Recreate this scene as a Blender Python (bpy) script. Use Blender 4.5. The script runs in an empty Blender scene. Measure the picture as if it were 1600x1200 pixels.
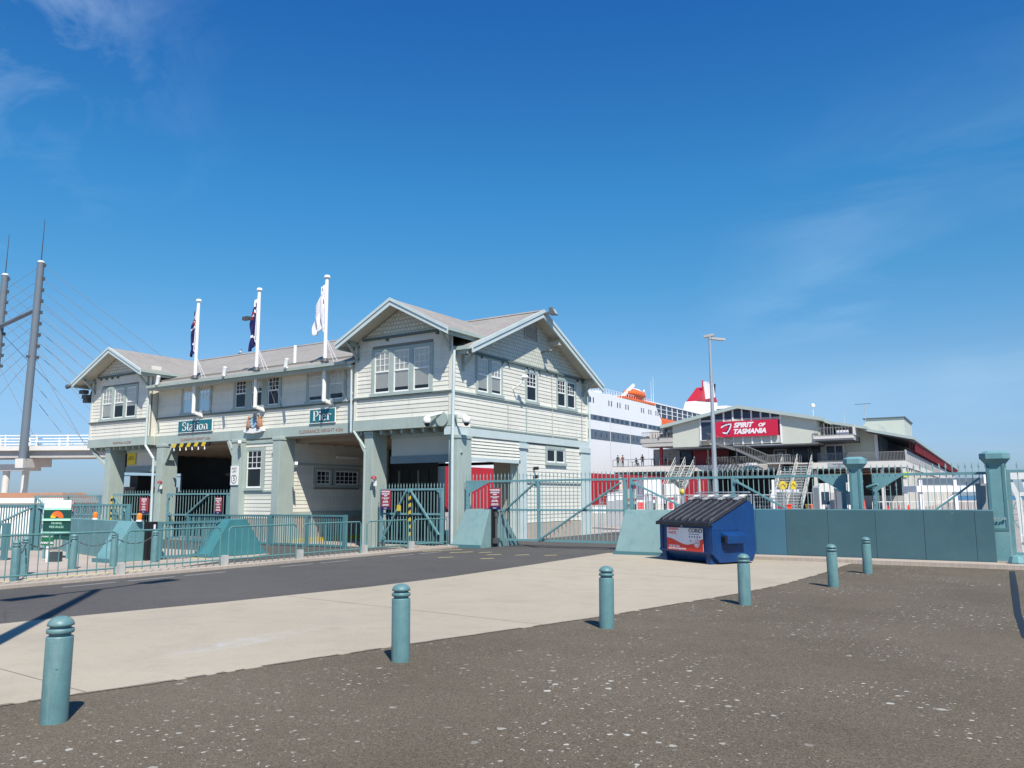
import bpy, math, random
from mathutils import Vector, Matrix
random.seed(7)
R = math.radians
sc = bpy.context.scene
col = sc.collection

# ---------------------------------------------------------------- camera, sky, sun, exposure
cam = bpy.data.cameras.new('camera'); cam.sensor_width = 36.0; cam.lens = 36.0 * 1272.34 / 1600.0
cam.clip_start = 0.1; cam.clip_end = 20000
co = bpy.data.objects.new('camera', cam); col.objects.link(co); sc.camera = co
PIT, ROL, YAW = 0.138, -0.0041, -0.5679
fw = Vector((math.sin(YAW)*math.cos(PIT), math.cos(YAW)*math.cos(PIT), math.sin(PIT)))
r0 = Vector((math.cos(YAW), -math.sin(YAW), 0)); u0 = r0.cross(fw)
rr = r0*math.cos(ROL) + u0*math.sin(ROL); uu = u0*math.cos(ROL) - r0*math.sin(ROL)
mw = Matrix((rr, uu, -fw)).transposed().to_4x4(); mw.translation = Vector((0, 0, 1.7)); co.matrix_world = mw

SUN_EL = R(52); SUN_ROT = math.atan2(.752, -.659)
w = bpy.data.worlds.new('World'); sc.world = w; w.use_nodes = True
nt = w.node_tree; N = nt.nodes; Lk = nt.links; N.clear()
out = N.new('ShaderNodeOutputWorld'); bg = N.new('ShaderNodeBackground'); bg.inputs[1].default_value = 0.115
sky = N.new('ShaderNodeTexSky'); sky.sky_type = 'NISHITA'; sky.sun_disc = False
sky.sun_elevation = SUN_EL; sky.sun_rotation = SUN_ROT; sky.altitude = 0; sky.air_density = 1.0; sky.dust_density = 0.3; sky.ozone_density = 3.5
hs = N.new('ShaderNodeHueSaturation'); hs.inputs['Saturation'].default_value = 1.0; hs.inputs['Value'].default_value = 1.0
# the camera's deeper blue: tint by height above the horizon
gt = N.new('ShaderNodeTexCoord'); gs = N.new('ShaderNodeSeparateXYZ'); Lk.new(gt.outputs['Generated'], gs.inputs[0])
cr = N.new('ShaderNodeValToRGB'); Lk.new(gs.outputs[2], cr.inputs[0]); e_ = cr.color_ramp.elements
stops = ((0., (.31,.43,.68)), (.03, (.34,.46,.70)), (.06, (.42,.54,.76)), (.137, (.52,.68,.78)), (.25, (.32,.72,.86)), (.36, (.23,.74,.97)), (.536, (.14,.58,1.0)), (1., (.13,.50,.95)))
e_[0].position = 0; e_[0].color = (*stops[0][1], 1); e_[1].position = 1; e_[1].color = (*stops[-1][1], 1)
for p_, c_ in stops[1:-1]: x_ = e_.new(p_); x_.color = (*c_, 1)
tm = N.new('ShaderNodeMix'); tm.data_type = 'RGBA'; tm.blend_type = 'MULTIPLY'; tm.inputs[0].default_value = 1; Lk.new(sky.outputs[0], tm.inputs[6]); Lk.new(cr.outputs[0], tm.inputs[7])
Lk.new(tm.outputs[2], hs.inputs['Color'])
# thin cirrus
tc = N.new('ShaderNodeTexCoord'); mp = N.new('ShaderNodeMapping'); mp.inputs['Rotation'].default_value = (R(20), R(35), R(25)); mp.inputs['Scale'].default_value = (1.2, 5.5, 7.0)
Lk.new(tc.outputs['Generated'], mp.inputs[0])
n1 = N.new('ShaderNodeTexNoise'); n1.inputs['Scale'].default_value = 1.5; n1.inputs['Detail'].default_value = 9; n1.inputs['Roughness'].default_value = .62; n1.inputs['Distortion'].default_value = .6
Lk.new(mp.outputs[0], n1.inputs[0])
n2 = N.new('ShaderNodeTexNoise'); n2.inputs['Scale'].default_value = 2.6; n2.inputs['Detail'].default_value = 3; Lk.new(tc.outputs['Generated'], n2.inputs[0])
c1 = N.new('ShaderNodeMapRange'); c1.inputs[1].default_value = .44; c1.inputs[2].default_value = .80; c1.inputs[3].default_value = 0; c1.inputs[4].default_value = .42; Lk.new(n1.outputs[0], c1.inputs[0])
c2 = N.new('ShaderNodeMapRange'); c2.inputs[1].default_value = .30; c2.inputs[2].default_value = .62; Lk.new(n2.outputs[0], c2.inputs[0])
# the streaks gather in a few fields of cloud round the sky
prev = None
for (dx, dy, dz), near, far, amt in (((-.83,.37,.42), .997, .970, 1.0), ((.0,.985,.15), .995, .935, .62), ((.75,.6,.3), .97, .85, .8), ((-.2,-.9,.4), .95, .75, .7), ((-.95,-.2,.25), .97, .85, .6)):
    v_ = Vector((dx, dy, dz)).normalized(); dt = N.new('ShaderNodeVectorMath'); dt.operation = 'DOT_PRODUCT'; nm = N.new('ShaderNodeVectorMath'); nm.operation = 'NORMALIZE'; Lk.new(tc.outputs['Generated'], nm.inputs[0]); Lk.new(nm.outputs[0], dt.inputs[0]); dt.inputs[1].default_value = v_
    m_ = N.new('ShaderNodeMapRange'); m_.interpolation_type = 'SMOOTHSTEP'; m_.inputs[1].default_value = far; m_.inputs[2].default_value = near; m_.inputs[4].default_value = amt; Lk.new(dt.outputs['Value'], m_.inputs[0])
    if prev is None: prev = m_.outputs[0]
    else: a_ = N.new('ShaderNodeMath'); a_.operation = 'MAXIMUM'; Lk.new(prev, a_.inputs[0]); Lk.new(m_.outputs[0], a_.inputs[1]); prev = a_.outputs[0]
m2_ = N.new('ShaderNodeMath'); m2_.operation = 'MULTIPLY'; Lk.new(c2.outputs[0], m2_.inputs[0]); Lk.new(prev, m2_.inputs[1])
mu = N.new('ShaderNodeMath'); mu.operation = 'MULTIPLY'; Lk.new(c1.outputs[0], mu.inputs[0]); Lk.new(m2_.outputs[0], mu.inputs[1])
mx = N.new('ShaderNodeMix'); mx.data_type = 'RGBA'; Lk.new(mu.outputs[0], mx.inputs[0]); Lk.new(hs.outputs[0], mx.inputs[6]); mx.inputs[7].default_value = (5.6, 6.9, 8.0, 1)
Lk.new(mx.outputs[2], bg.inputs[0]); Lk.new(bg.outputs[0], out.inputs[0])

sl = bpy.data.lights.new('sun', 'SUN'); sl.energy = 4.9; sl.angle = R(.5); sl.color = (1, .94, .84)
so = bpy.data.objects.new('sun', sl); col.objects.link(so)
sd = Vector((.752*math.cos(SUN_EL), -.659*math.cos(SUN_EL), math.sin(SUN_EL)))
so.rotation_euler = sd.to_track_quat('Z', 'Y').to_euler(); so.location = (20, -20, 40)
vs = sc.view_settings; vs.view_transform = 'Standard'; vs.look = 'None'; vs.gamma = 1; vs.exposure = 0.42; vs.use_curve_mapping = False

# ---------------------------------------------------------------- materials
def newmat(name):
    m = bpy.data.materials.new(name); m.use_nodes = True
    return m, m.node_tree, m.node_tree.nodes['Principled BSDF']
def paint(name, c, rough=.55, var=.10, scale=1.3, bump=.0, bscale=30, metal=0., dirt=None, dirt_amt=.3, spec=.4, rnd=.0, streak=False, chips=None, chip_scale=9, chip_t=.67):
    """paint: base colour with soft patchy variation, optional grime in vertical streaks, optional relief"""
    m, t, b = newmat(name); n = t.nodes; L = t.links
    g = n.new('ShaderNodeNewGeometry')
    no = n.new('ShaderNodeTexNoise'); no.inputs['Scale'].default_value = scale; no.inputs['Detail'].default_value = 8; no.inputs['Roughness'].default_value = .65
    L.new(g.outputs['Position'], no.inputs[0])
    mr = n.new('ShaderNodeMapRange'); mr.inputs[1].default_value = .25; mr.inputs[2].default_value = .75; mr.inputs[3].default_value = 1-var; mr.inputs[4].default_value = 1+var
    L.new(no.outputs[0], mr.inputs[0])
    val = mr.outputs[0]
    if rnd:
        oi = n.new('ShaderNodeObjectInfo'); r2 = n.new('ShaderNodeMapRange'); r2.inputs[3].default_value = 1-rnd; r2.inputs[4].default_value = 1+rnd*.6; L.new(oi.outputs['Random'], r2.inputs[0])
        mm = n.new('ShaderNodeMath'); mm.operation = 'MULTIPLY'; L.new(val, mm.inputs[0]); L.new(r2.outputs[0], mm.inputs[1]); val = mm.outputs[0]
    vm = n.new('ShaderNodeVectorMath'); vm.operation = 'SCALE'; vm.inputs[0].default_value = c[:3]; L.new(val, vm.inputs['Scale'])
    colr = vm.outputs[0]
    if dirt:
        mp = n.new('ShaderNodeMapping'); mp.inputs['Scale'].default_value = (3.5, 3.5, .45) if streak else (2.2, 2.2, 2.2); L.new(g.outputs['Position'], mp.inputs[0])
        n2 = n.new('ShaderNodeTexNoise'); n2.inputs['Scale'].default_value = 1.6; n2.inputs['Detail'].default_value = 9; n2.inputs['Roughness'].default_value = .7; L.new(mp.outputs[0], n2.inputs[0])
        m2 = n.new('ShaderNodeMapRange'); m2.inputs[1].default_value = .52; m2.inputs[2].default_value = .74; m2.inputs[4].default_value = dirt_amt; L.new(n2.outputs[0], m2.inputs[0])
        mi = n.new('ShaderNodeMix'); mi.data_type = 'RGBA'; L.new(m2.outputs[0], mi.inputs[0]); L.new(colr, mi.inputs[6]); mi.inputs[7].default_value = (*dirt, 1); colr = mi.outputs[2]
    if chips:
        n4 = n.new('ShaderNodeTexNoise'); n4.inputs['Scale'].default_value = chip_scale; n4.inputs['Detail'].default_value = 9; n4.inputs['Roughness'].default_value = .72; L.new(g.outputs['Position'], n4.inputs[0])
        m4 = n.new('ShaderNodeMapRange'); m4.inputs[1].default_value = chip_t; m4.inputs[2].default_value = chip_t+.02; m4.inputs[4].default_value = .9; L.new(n4.outputs[0], m4.inputs[0])
        mi = n.new('ShaderNodeMix'); mi.data_type = 'RGBA'; L.new(m4.outputs[0], mi.inputs[0]); L.new(colr, mi.inputs[6]); mi.inputs[7].default_value = (*chips, 1); colr = mi.outputs[2]
    L.new(colr, b.inputs['Base Color'])
    b.inputs['Roughness'].default_value = rough; b.inputs['Metallic'].default_value = metal; b.inputs['Specular IOR Level'].default_value = spec
    if bump:
        n3 = n.new('ShaderNodeTexNoise'); n3.inputs['Scale'].default_value = bscale; n3.inputs['Detail'].default_value = 5; L.new(g.outputs['Position'], n3.inputs[0])
        bu = n.new('ShaderNodeBump'); bu.inputs['Strength'].default_value = bump; bu.inputs['Distance'].default_value = .02; L.new(n3.outputs[0], bu.inputs['Height']); L.new(bu.outputs[0], b.inputs['Normal'])
    return m
M = {}
M['cream'] = paint('weatherboard_cream', (.675, .660, .575), .5, .06, 1.1, .08, 60, dirt=(.38, .36, .28), dirt_amt=.42, rnd=.07, streak=True, chips=(.34,.31,.25), chip_scale=10, chip_t=0.655)
M['gapshade'] = paint('gap_shade_backing', (.20, .20, .17), .8)  # wall backing coloured dark, so shade lines show in the gaps between boards
M['shingle'] = None
M['trim'] = paint('grey_green_trim', (.345, .41, .375), .5, .08, 1.4, .05, 40, dirt=(.20, .21, .18), dirt_amt=.35, streak=True)
M['ltrim'] = paint('pale_barge_paint', (.50, .58, .57), .5, .07, 1.4, dirt=(.3, .3, .27), dirt_amt=.25)
M['dtrim'] = paint('dark_green_grey_moulding', (.10, .135, .13), .6, .1)
M['white'] = paint('white_paint', (.78, .78, .75), .45, .05, 2, dirt=(.45, .43, .38), dirt_amt=.2)
M['soffit'] = paint('soffit_lining', (.52, .50, .42), .7, .06, 1)
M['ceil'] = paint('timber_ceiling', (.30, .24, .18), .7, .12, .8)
M['concrete'] = paint('base_concrete', (.42, .36, .30), .85, .12, .9, .3, 25, dirt=(.2, .17, .14), dirt_amt=.4)
M['teal'] = paint('teal_gate_paint', (.075, .185, .205), .45, .12, 1.6, .05, 30, dirt=(.10, .15, .14), dirt_amt=.35)
M['teal_l'] = paint('faded_teal_paint', (.13, .275, .295), .5, .16, 1.3, .05, 20, dirt=(.25, .36, .34), dirt_amt=.45, chips=(.13, .075, .04), chip_scale=7, chip_t=0.645)
M['blockp'] = paint('faded_block_paint', (.185, .29, .285), .55, .12, 1.6, .08, 16, dirt=(.09, .22, .23), dirt_amt=.75, chips=(.10, .09, .07), chip_scale=6, chip_t=0.645)
M['teal_w'] = paint('wall_teal_paint', (.052, .115, .138), .55, .10, .8, .05, 14, dirt=(.055, .15, .145), dirt_amt=.6, rnd=.04, chips=(.16, .24, .25), chip_scale=4.5, chip_t=0.665)
M['teal_wb'] = paint('wall_blue_teal_paint', (.06, .155, .22), .5, .10, .8, .05, 14)
M['bollard'] = paint('bollard_teal_paint', (.10, .205, .215), .42, .16, 6, .15, 60, dirt=(.23, .31, .29), dirt_amt=.6, streak=True, chips=(.045, .085, .08), chip_scale=11, chip_t=0.635)
M['iron'] = paint('galvanised_steel', (.42, .45, .47), .45, .1, 3, metal=.5)
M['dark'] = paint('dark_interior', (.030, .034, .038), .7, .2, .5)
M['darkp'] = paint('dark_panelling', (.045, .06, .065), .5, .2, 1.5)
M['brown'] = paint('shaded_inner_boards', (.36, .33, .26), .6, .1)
M['black'] = paint('black_rubber', (.012, .012, .014), .5, .1)
M['blue'] = paint('bin_blue_paint', (.005, .040, .145), .42, .2, 2.2, .12, 7, dirt=(.01, .025, .06), dirt_amt=.7, chips=(.11, .10, .10), chip_scale=8, chip_t=0.650)
M['lid'] = paint('bin_lid_plastic', (.018, .019, .026), .48, .15, 3, .1, 25, dirt=(.10, .095, .09), dirt_amt=.5, chips=(.2,.19,.18), chip_scale=13, chip_t=0.665)
M['red'] = paint('red_paint', (.42, .022, .035), .45, .08, .5)
M['redsign'] = paint('dark_red_sign', (.30, .03, .045), .45, .06)
M['orange'] = paint('orange_paint', (.75, .14, .03), .45)
M['yellow'] = paint('yellow_paint', (.62, .45, .03), .5, .1, 5)
M['lime'] = paint('hi_vis_yellow', (.55, .75, .05), .6)
M['navy'] = paint('navy_cloth', (.012, .012, .09), .8)
M['flagwhite'] = paint('white_cloth', (.72, .71, .74), .8)
M['shipw'] = paint('ship_white', (.74, .74, .75), .4, .03, .2, dirt=(.55, .53, .5), dirt_amt=.25, streak=True)
M['shipg'] = paint('ship_window_grey', (.10, .125, .16), .25, .1, .5)
M['shipd'] = paint('ship_window_dark', (.03, .045, .075), .2)
M['mast'] = paint('mast_grey', (.135, .165, .195), .5, .05, .5)
M['cable'] = paint('cable_grey', (.16, .17, .19), .5)
M['dcable'] = paint('dark_cable', (.05, .055, .06), .5)
M['tcream'] = paint('terminal_cladding', (.50, .52, .45), .6, .05, .4)
M['tgrey'] = paint('terminal_concrete', (.42, .41, .39), .8, .12, .5, dirt=(.2, .18, .16), dirt_amt=.4)
M['tpale'] = paint('terminal_fascia', (.62, .60, .56), .7, .06, .5, dirt=(.35, .3, .28), dirt_amt=.3)
M['troof'] = paint('terminal_roof', (.36, .43, .41), .6, .06, .4)
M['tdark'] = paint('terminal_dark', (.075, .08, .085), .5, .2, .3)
M['maroon'] = paint('maroon_posts', (.16, .02, .03), .5)
M['green'] = paint('sign_green', (.01, .12, .05), .5, .04)
M['dgreen'] = paint('sign_dark_green', (.008, .06, .05), .5, .04)
M['mint'] = paint('sign_mint', (.40, .72, .55), .5, .04)
M['paleblue'] = paint('pale_blue_paint', (.25, .42, .55), .5)
M['brownroof'] = paint('terracotta_roof', (.34, .17, .10), .8, .15, 3)
M['linemark'] = paint('worn_yellow_line', (.55, .47, .24), .8, .25, 9, dirt=(.1, .1, .09), dirt_amt=.7)
M['skin'] = paint('skin', (.45, .26, .18), .6)
M['cloth_d'] = paint('dark_clothes', (.03, .03, .035), .8)
M['cloth_r'] = paint('rust_clothes', (.22, .08, .06), .8)
M['cloth_g'] = paint('grey_clothes', (.22, .22, .23), .8)
M['signteal'] = paint('name_sign_teal', (.012, .145, .18), .45, .05)
M['plant'] = paint('dry_coast_plant', (.16, .15, .045), .8, .4, 8)
M['sred'] = paint('sticker_red', (.72, .05, .03), .45, .04)
M['fadedred'] = paint('faded_red_lettering', (.27, .17, .15), .6)
M['blind'] = paint('roller_blind', (.80, .76, .66), .8, .04)
M['railg'] = paint('dull_grey_rail', (.17, .175, .175), .6, .1)
M['jointm'] = paint('slab_joint', (.13, .11, .09), .9, .3, 6)
M['wornw'] = paint('worn_white_line', (.30, .30, .29), .9, .2, 12, dirt=(.09,.09,.09), dirt_amt=1.0)
M['strim'] = paint('slate_green_paint', (.17, .225, .235), .55, .1)
M['teal_in'] = paint('deep_teal_paint', (.05, .19, .21), .45, .15, 2)
M['railt'] = paint('railing_teal', (.10, .225, .22), .45, .12, 3)
M['picketp'] = paint('pale_picket_paint', (.22, .34, .335), .45, .12, 3)
M['grit'] = paint('edge_grit', (.17, .145, .115), .95, .35, 25, .4, 60)
M['amber'] = paint('amber_lens', (.75, .20, .02), .25)
M['hoard'] = paint('grey_hoarding', (.34, .36, .38), .5, .08)
M['chrome'] = paint('bright_steel', (.6, .62, .64), .3, .05, metal=.9)

def shingle_mat():
    m, t, b = newmat('gable_shingles'); n = t.nodes; L = t.links
    g = n.new('ShaderNodeTexCoord'); mp = n.new('ShaderNodeMapping'); mp.inputs['Rotation'].default_value = (0, 0, 0)
    sp = n.new('ShaderNodeSeparateXYZ'); L.new(n.new('ShaderNodeNewGeometry').outputs['Position'], sp.inputs[0])
    ad = n.new('ShaderNodeMath'); L.new(sp.outputs[0], ad.inputs[0]); L.new(sp.outputs[1], ad.inputs[1])
    cb = n.new('ShaderNodeCombineXYZ'); L.new(ad.outputs[0], cb.inputs[0]); L.new(sp.outputs[2], cb.inputs[1])
    br = n.new('ShaderNodeTexBrick'); L.new(cb.outputs[0], br.inputs[0]); br.inputs['Scale'].default_value = 1; br.inputs['Brick Width'].default_value = .17; br.inputs['Row Height'].default_value = .155
    br.inputs['Mortar Size'].default_value = .012; br.inputs['Color1'].default_value = (.60, .61, .52, 1); br.inputs['Color2'].default_value = (.52, .53, .45, 1); br.inputs['Mortar'].default_value = (.30, .31, .26, 1)
    L.new(br.outputs[0], b.inputs['Base Color']); b.inputs['Roughness'].default_value = .6
    bu = n.new('ShaderNodeBump'); bu.inputs['Strength'].default_value = .6; bu.inputs['Distance'].default_value = .02; bu.invert = True; L.new(br.outputs['Fac'], bu.inputs['Height']); L.new(bu.outputs[0], b.inputs['Normal'])
    return m
M['shingle'] = shingle_mat()
def roof_mat():
    m, t, b = newmat('grey_roof_slates'); n = t.nodes; L = t.links
    geo = n.new('ShaderNodeNewGeometry')
    mp = n.new('ShaderNodeMapping'); mp.inputs['Scale'].default_value = (1, 1.1, 0); L.new(geo.outputs['Position'], mp.inputs[0])
    br = n.new('ShaderNodeTexBrick'); L.new(mp.outputs[0], br.inputs[0]); br.inputs['Scale'].default_value = 1; br.inputs['Brick Width'].default_value = .3; br.inputs['Row Height'].default_value = .22; br.inputs['Mortar Size'].default_value = .006
    br.inputs['Color1'].default_value = (.29, .27, .245, 1); br.inputs['Color2'].default_value = (.25, .235, .215, 1); br.inputs['Mortar'].default_value = (.2, .19, .18, 1)
    no = n.new('ShaderNodeTexNoise'); no.inputs['Scale'].default_value = .7; no.inputs['Detail'].default_value = 7; L.new(geo.outputs['Position'], no.inputs[0])
    mr = n.new('ShaderNodeMapRange'); mr.inputs[3].default_value = .8; mr.inputs[4].default_value = 1.2; L.new(no.outputs[0], mr.inputs[0])
    vm = n.new('ShaderNodeVectorMath'); vm.operation = 'SCALE'; L.new(br.outputs[0], vm.inputs[0]); L.new(mr.outputs[0], vm.inputs['Scale'])
    L.new(vm.outputs[0], b.inputs['Base Color']); b.inputs['Roughness'].default_value = .85
    bu = n.new('ShaderNodeBump'); bu.inputs['Strength'].default_value = .3; bu.inputs['Distance'].default_value = .02; bu.invert = True; L.new(br.outputs['Fac'], bu.inputs['Height']); L.new(bu.outputs[0], b.inputs['Normal'])
    return m
M['roof'] = roof_mat()
def glass_mat():
    m = bpy.data.materials.new('window_glass'); m.use_nodes = True; t = m.node_tree; n = t.nodes; L = t.links; n.clear()
    o = n.new('ShaderNodeOutputMaterial'); mi = n.new('ShaderNodeMixShader'); tr = n.new('ShaderNodeBsdfTransparent'); tr.inputs[0].default_value = (.93, .95, .96, 1)
    gl = n.new('ShaderNodeBsdfGlossy'); gl.inputs['Roughness'].default_value = .03; fr = n.new('ShaderNodeFresnel'); fr.inputs[0].default_value = 1.55
    ma = n.new('ShaderNodeMath'); ma.operation = 'MULTIPLY_ADD'; ma.inputs[1].default_value = .75; ma.inputs[2].default_value = .01; L.new(fr.outputs[0], ma.inputs[0])
    L.new(ma.outputs[0], mi.inputs[0]); L.new(tr.outputs[0], mi.inputs[1]); L.new(gl.outputs[0], mi.inputs[2]); L.new(mi.outputs[0], o.inputs[0])
    return m
M['glass'] = glass_mat()
def ground_mat(name, c1, c2, grain, spots=False, stain=False, rough=.92, agg=.5, cracks=False):
    m, t, b = newmat(name); n = t.nodes; L = t.links
    g = n.new('ShaderNodeNewGeometry').outputs['Position']
    def noise(s, d=6, r=.6, src=g):
        x = n.new('ShaderNodeTexNoise'); x.inputs['Scale'].default_value = s; x.inputs['Detail'].default_value = d; x.inputs['Roughness'].default_value = r; L.new(src, x.inputs[0]); return x.outputs[0]
    def rng(v, a, b_, c=0., d=1.):
        x = n.new('ShaderNodeMapRange'); x.inputs[1].default_value = a; x.inputs[2].default_value = b_; x.inputs[3].default_value = c; x.inputs[4].default_value = d; L.new(v, x.inputs[0]); return x.outputs[0]
    def mix(f, a, b_):
        x = n.new('ShaderNodeMix'); x.data_type = 'RGBA'; L.new(f, x.inputs[0])
        for i, v in ((6, a), (7, b_)):
            if isinstance(v, tuple): x.inputs[i].default_value = (*v, 1)
            else: L.new(v, x.inputs[i])
        return x.outputs[2]
    def mul(a, b_):
        x = n.new('ShaderNodeMath'); x.operation = 'MULTIPLY'; L.new(a, x.inputs[0])
        if isinstance(b_, float): x.inputs[1].default_value = b_
        else: L.new(b_, x.inputs[1])
        return x.outputs[0]
    c = mix(rng(noise(.35, 9, .65), .3, .7), c1, c2)
    vc = n.new('ShaderNodeTexVoronoi'); vc.voronoi_dimensions = '2D'; vc.inputs['Scale'].default_value = grain*1.7; L.new(g, vc.inputs[0]); sv = n.new('ShaderNodeSeparateColor'); L.new(vc.outputs['Color'], sv.inputs[0])
    ga = n.new('ShaderNodeMath'); ga.operation = 'MULTIPLY_ADD'; ga.inputs[1].default_value = .5; L.new(sv.outputs[0], ga.inputs[0]); L.new(mul(noise(grain, 3, .8), .5), ga.inputs[2])
    gr = rng(ga.outputs[0], .15, .85, 1-agg, 1+agg)
    vm = n.new('ShaderNodeVectorMath'); vm.operation = 'SCALE'; L.new(c, vm.inputs[0]); L.new(gr, vm.inputs['Scale']); c = vm.outputs[0]
    if spots:
        wob = n.new('ShaderNodeVectorMath'); wob.operation = 'ADD'; nv = n.new('ShaderNodeTexNoise'); nv.inputs['Scale'].default_value = 26; nv.inputs['Detail'].default_value = 3; L.new(g, nv.inputs[0])
        ws = n.new('ShaderNodeVectorMath'); ws.operation = 'SCALE'; ws.inputs['Scale'].default_value = .05; L.new(nv.outputs['Color'], ws.inputs[0]); L.new(g, wob.inputs[0]); L.new(ws.outputs[0], wob.inputs[1])
        patch = rng(noise(.5, 5), .42, .58)
        for scale, size, dens in ((2.6, .090, .36), (5.5, .115, .34), (11., .135, .27), (22., .15, .17)):
            v = n.new('ShaderNodeTexVoronoi'); v.voronoi_dimensions = '2D'; v.inputs['Scale'].default_value = scale; L.new(wob.outputs[0], v.inputs[0])
            s = n.new('ShaderNodeSeparateColor'); L.new(v.outputs['Color'], s.inputs[0])
            on = rng(s.outputs[0], dens, dens-.01)
            szr = rng(s.outputs[1], 0, 1, size*.35, size)
            lt = n.new('ShaderNodeMath'); lt.operation = 'LESS_THAN'; L.new(v.outputs['Distance'], lt.inputs[0]); L.new(szr, lt.inputs[1])
            c = mix(mul(mul(mul(lt.outputs[0], on), patch), .85), c, (.47, .47, .42))
        sp = rng(noise(130, 1, .5), .69, .74); c = mix(mul(sp, .55), c, (.36, .33, .29))
    if True:
        c = mix(mul(rng(noise(1.7, 8, .75), .52, .74), .30), c, tuple(v_*.55 for v_ in c1)); c = mix(mul(rng(noise(.16, 6, .6), .45, .7), .25), c, tuple(min(1, v_*1.35) for v_ in c2))
    if cracks:
        v = n.new('ShaderNodeTexVoronoi'); v.feature = 'DISTANCE_TO_EDGE'; v.inputs['Scale'].default_value = .28; L.new(g, v.inputs[0])
        c = mix(mul(rng(v.outputs['Distance'], .006, .002), .35), c, (.05, .05, .05))
    if stain:
        sp = n.new('ShaderNodeSeparateXYZ'); L.new(g, sp.inputs[0])
        # long pale blue scuff left on the slab
        vx = n.new('ShaderNodeMapping'); vx.vector_type = 'POINT'; vx.inputs['Rotation'].default_value = (0, 0, R(22)); vx.inputs['Location'].default_value = (-(math.cos(R(22))*-8.12*3.4-math.sin(R(22))*6.75*.8), -(math.sin(R(22))*-8.12*3.4+math.cos(R(22))*6.75*.8), 0); vx.inputs['Scale'].default_value = (3.4, .8, 0); L.new(g, vx.inputs[0])
        ln = n.new('ShaderNodeVectorMath'); ln.operation = 'LENGTH'; L.new(vx.outputs[0], ln.inputs[0])
        f = mul(rng(ln.outputs['Value'], 1.0, .3), rng(noise(5, 6, .7), .42, .66, 0, .42)); c = mix(f, c, (.44, .52, .60))
        d = mul(rng(noise(.8, 8, .7), .50, .72), .55); c = mix(d, c, (.30, .26, .22))
        e = mul(rng(noise(3.7, 8, .75), .60, .72), .35); c = mix(e, c, (.22, .19, .16))
    L.new(c, b.inputs['Base Color']); b.inputs['Roughness'].default_value = rough; b.inputs['Specular IOR Level'].default_value = .25
    bu = n.new('ShaderNodeBump'); bu.inputs['Strength'].default_value = .35; bu.inputs['Distance'].default_value = .004; L.new(gr, bu.inputs['Height']); L.new(bu.outputs[0], b.inputs['Normal'])
    return m
M['asph'] = ground_mat('brown_carpark_asphalt', (.091, .075, .053), (.124, .104, .077), 62, spots=True, agg=.62)
M['road'] = ground_mat('grey_road_asphalt', (.069, .066, .063), (.093, .089, .084), 55, agg=.42, cracks=True)
M['conc'] = ground_mat('pale_concrete_slab', (.340, .300, .232), (.380, .336, .265), 35, stain=True, agg=.06)
M['kerb'] = ground_mat('kerb_concrete', (.33, .28, .23), (.42, .36, .30), 22, agg=.14)
M['inner'] = ground_mat('inner_paving', (.34, .29, .245), (.42, .36, .31), 30, agg=.1)
M['pierg'] = ground_mat('pier_surface', (.26, .24, .22), (.33, .30, .27), 20, agg=.15)
def sea_mat():
    m, t, b = newmat('sea_water'); n = t.nodes; L = t.links
    b.inputs['Base Color'].default_value = (.008, .07, .16, 1); b.inputs['Roughness'].default_value = .25
    g = n.new('ShaderNodeNewGeometry'); no = n.new('ShaderNodeTexNoise'); no.inputs['Scale'].default_value = .9; no.inputs['Detail'].default_value = 6; L.new(g.outputs['Position'], no.inputs[0])
    bu = n.new('ShaderNodeBump'); bu.inputs['Strength'].default_value = .6; bu.inputs['Distance'].default_value = .3; L.new(no.outputs[0], bu.inputs['Height']); L.new(bu.outputs[0], b.inputs['Normal'])
    return m
M['sea'] = sea_mat()

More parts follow.
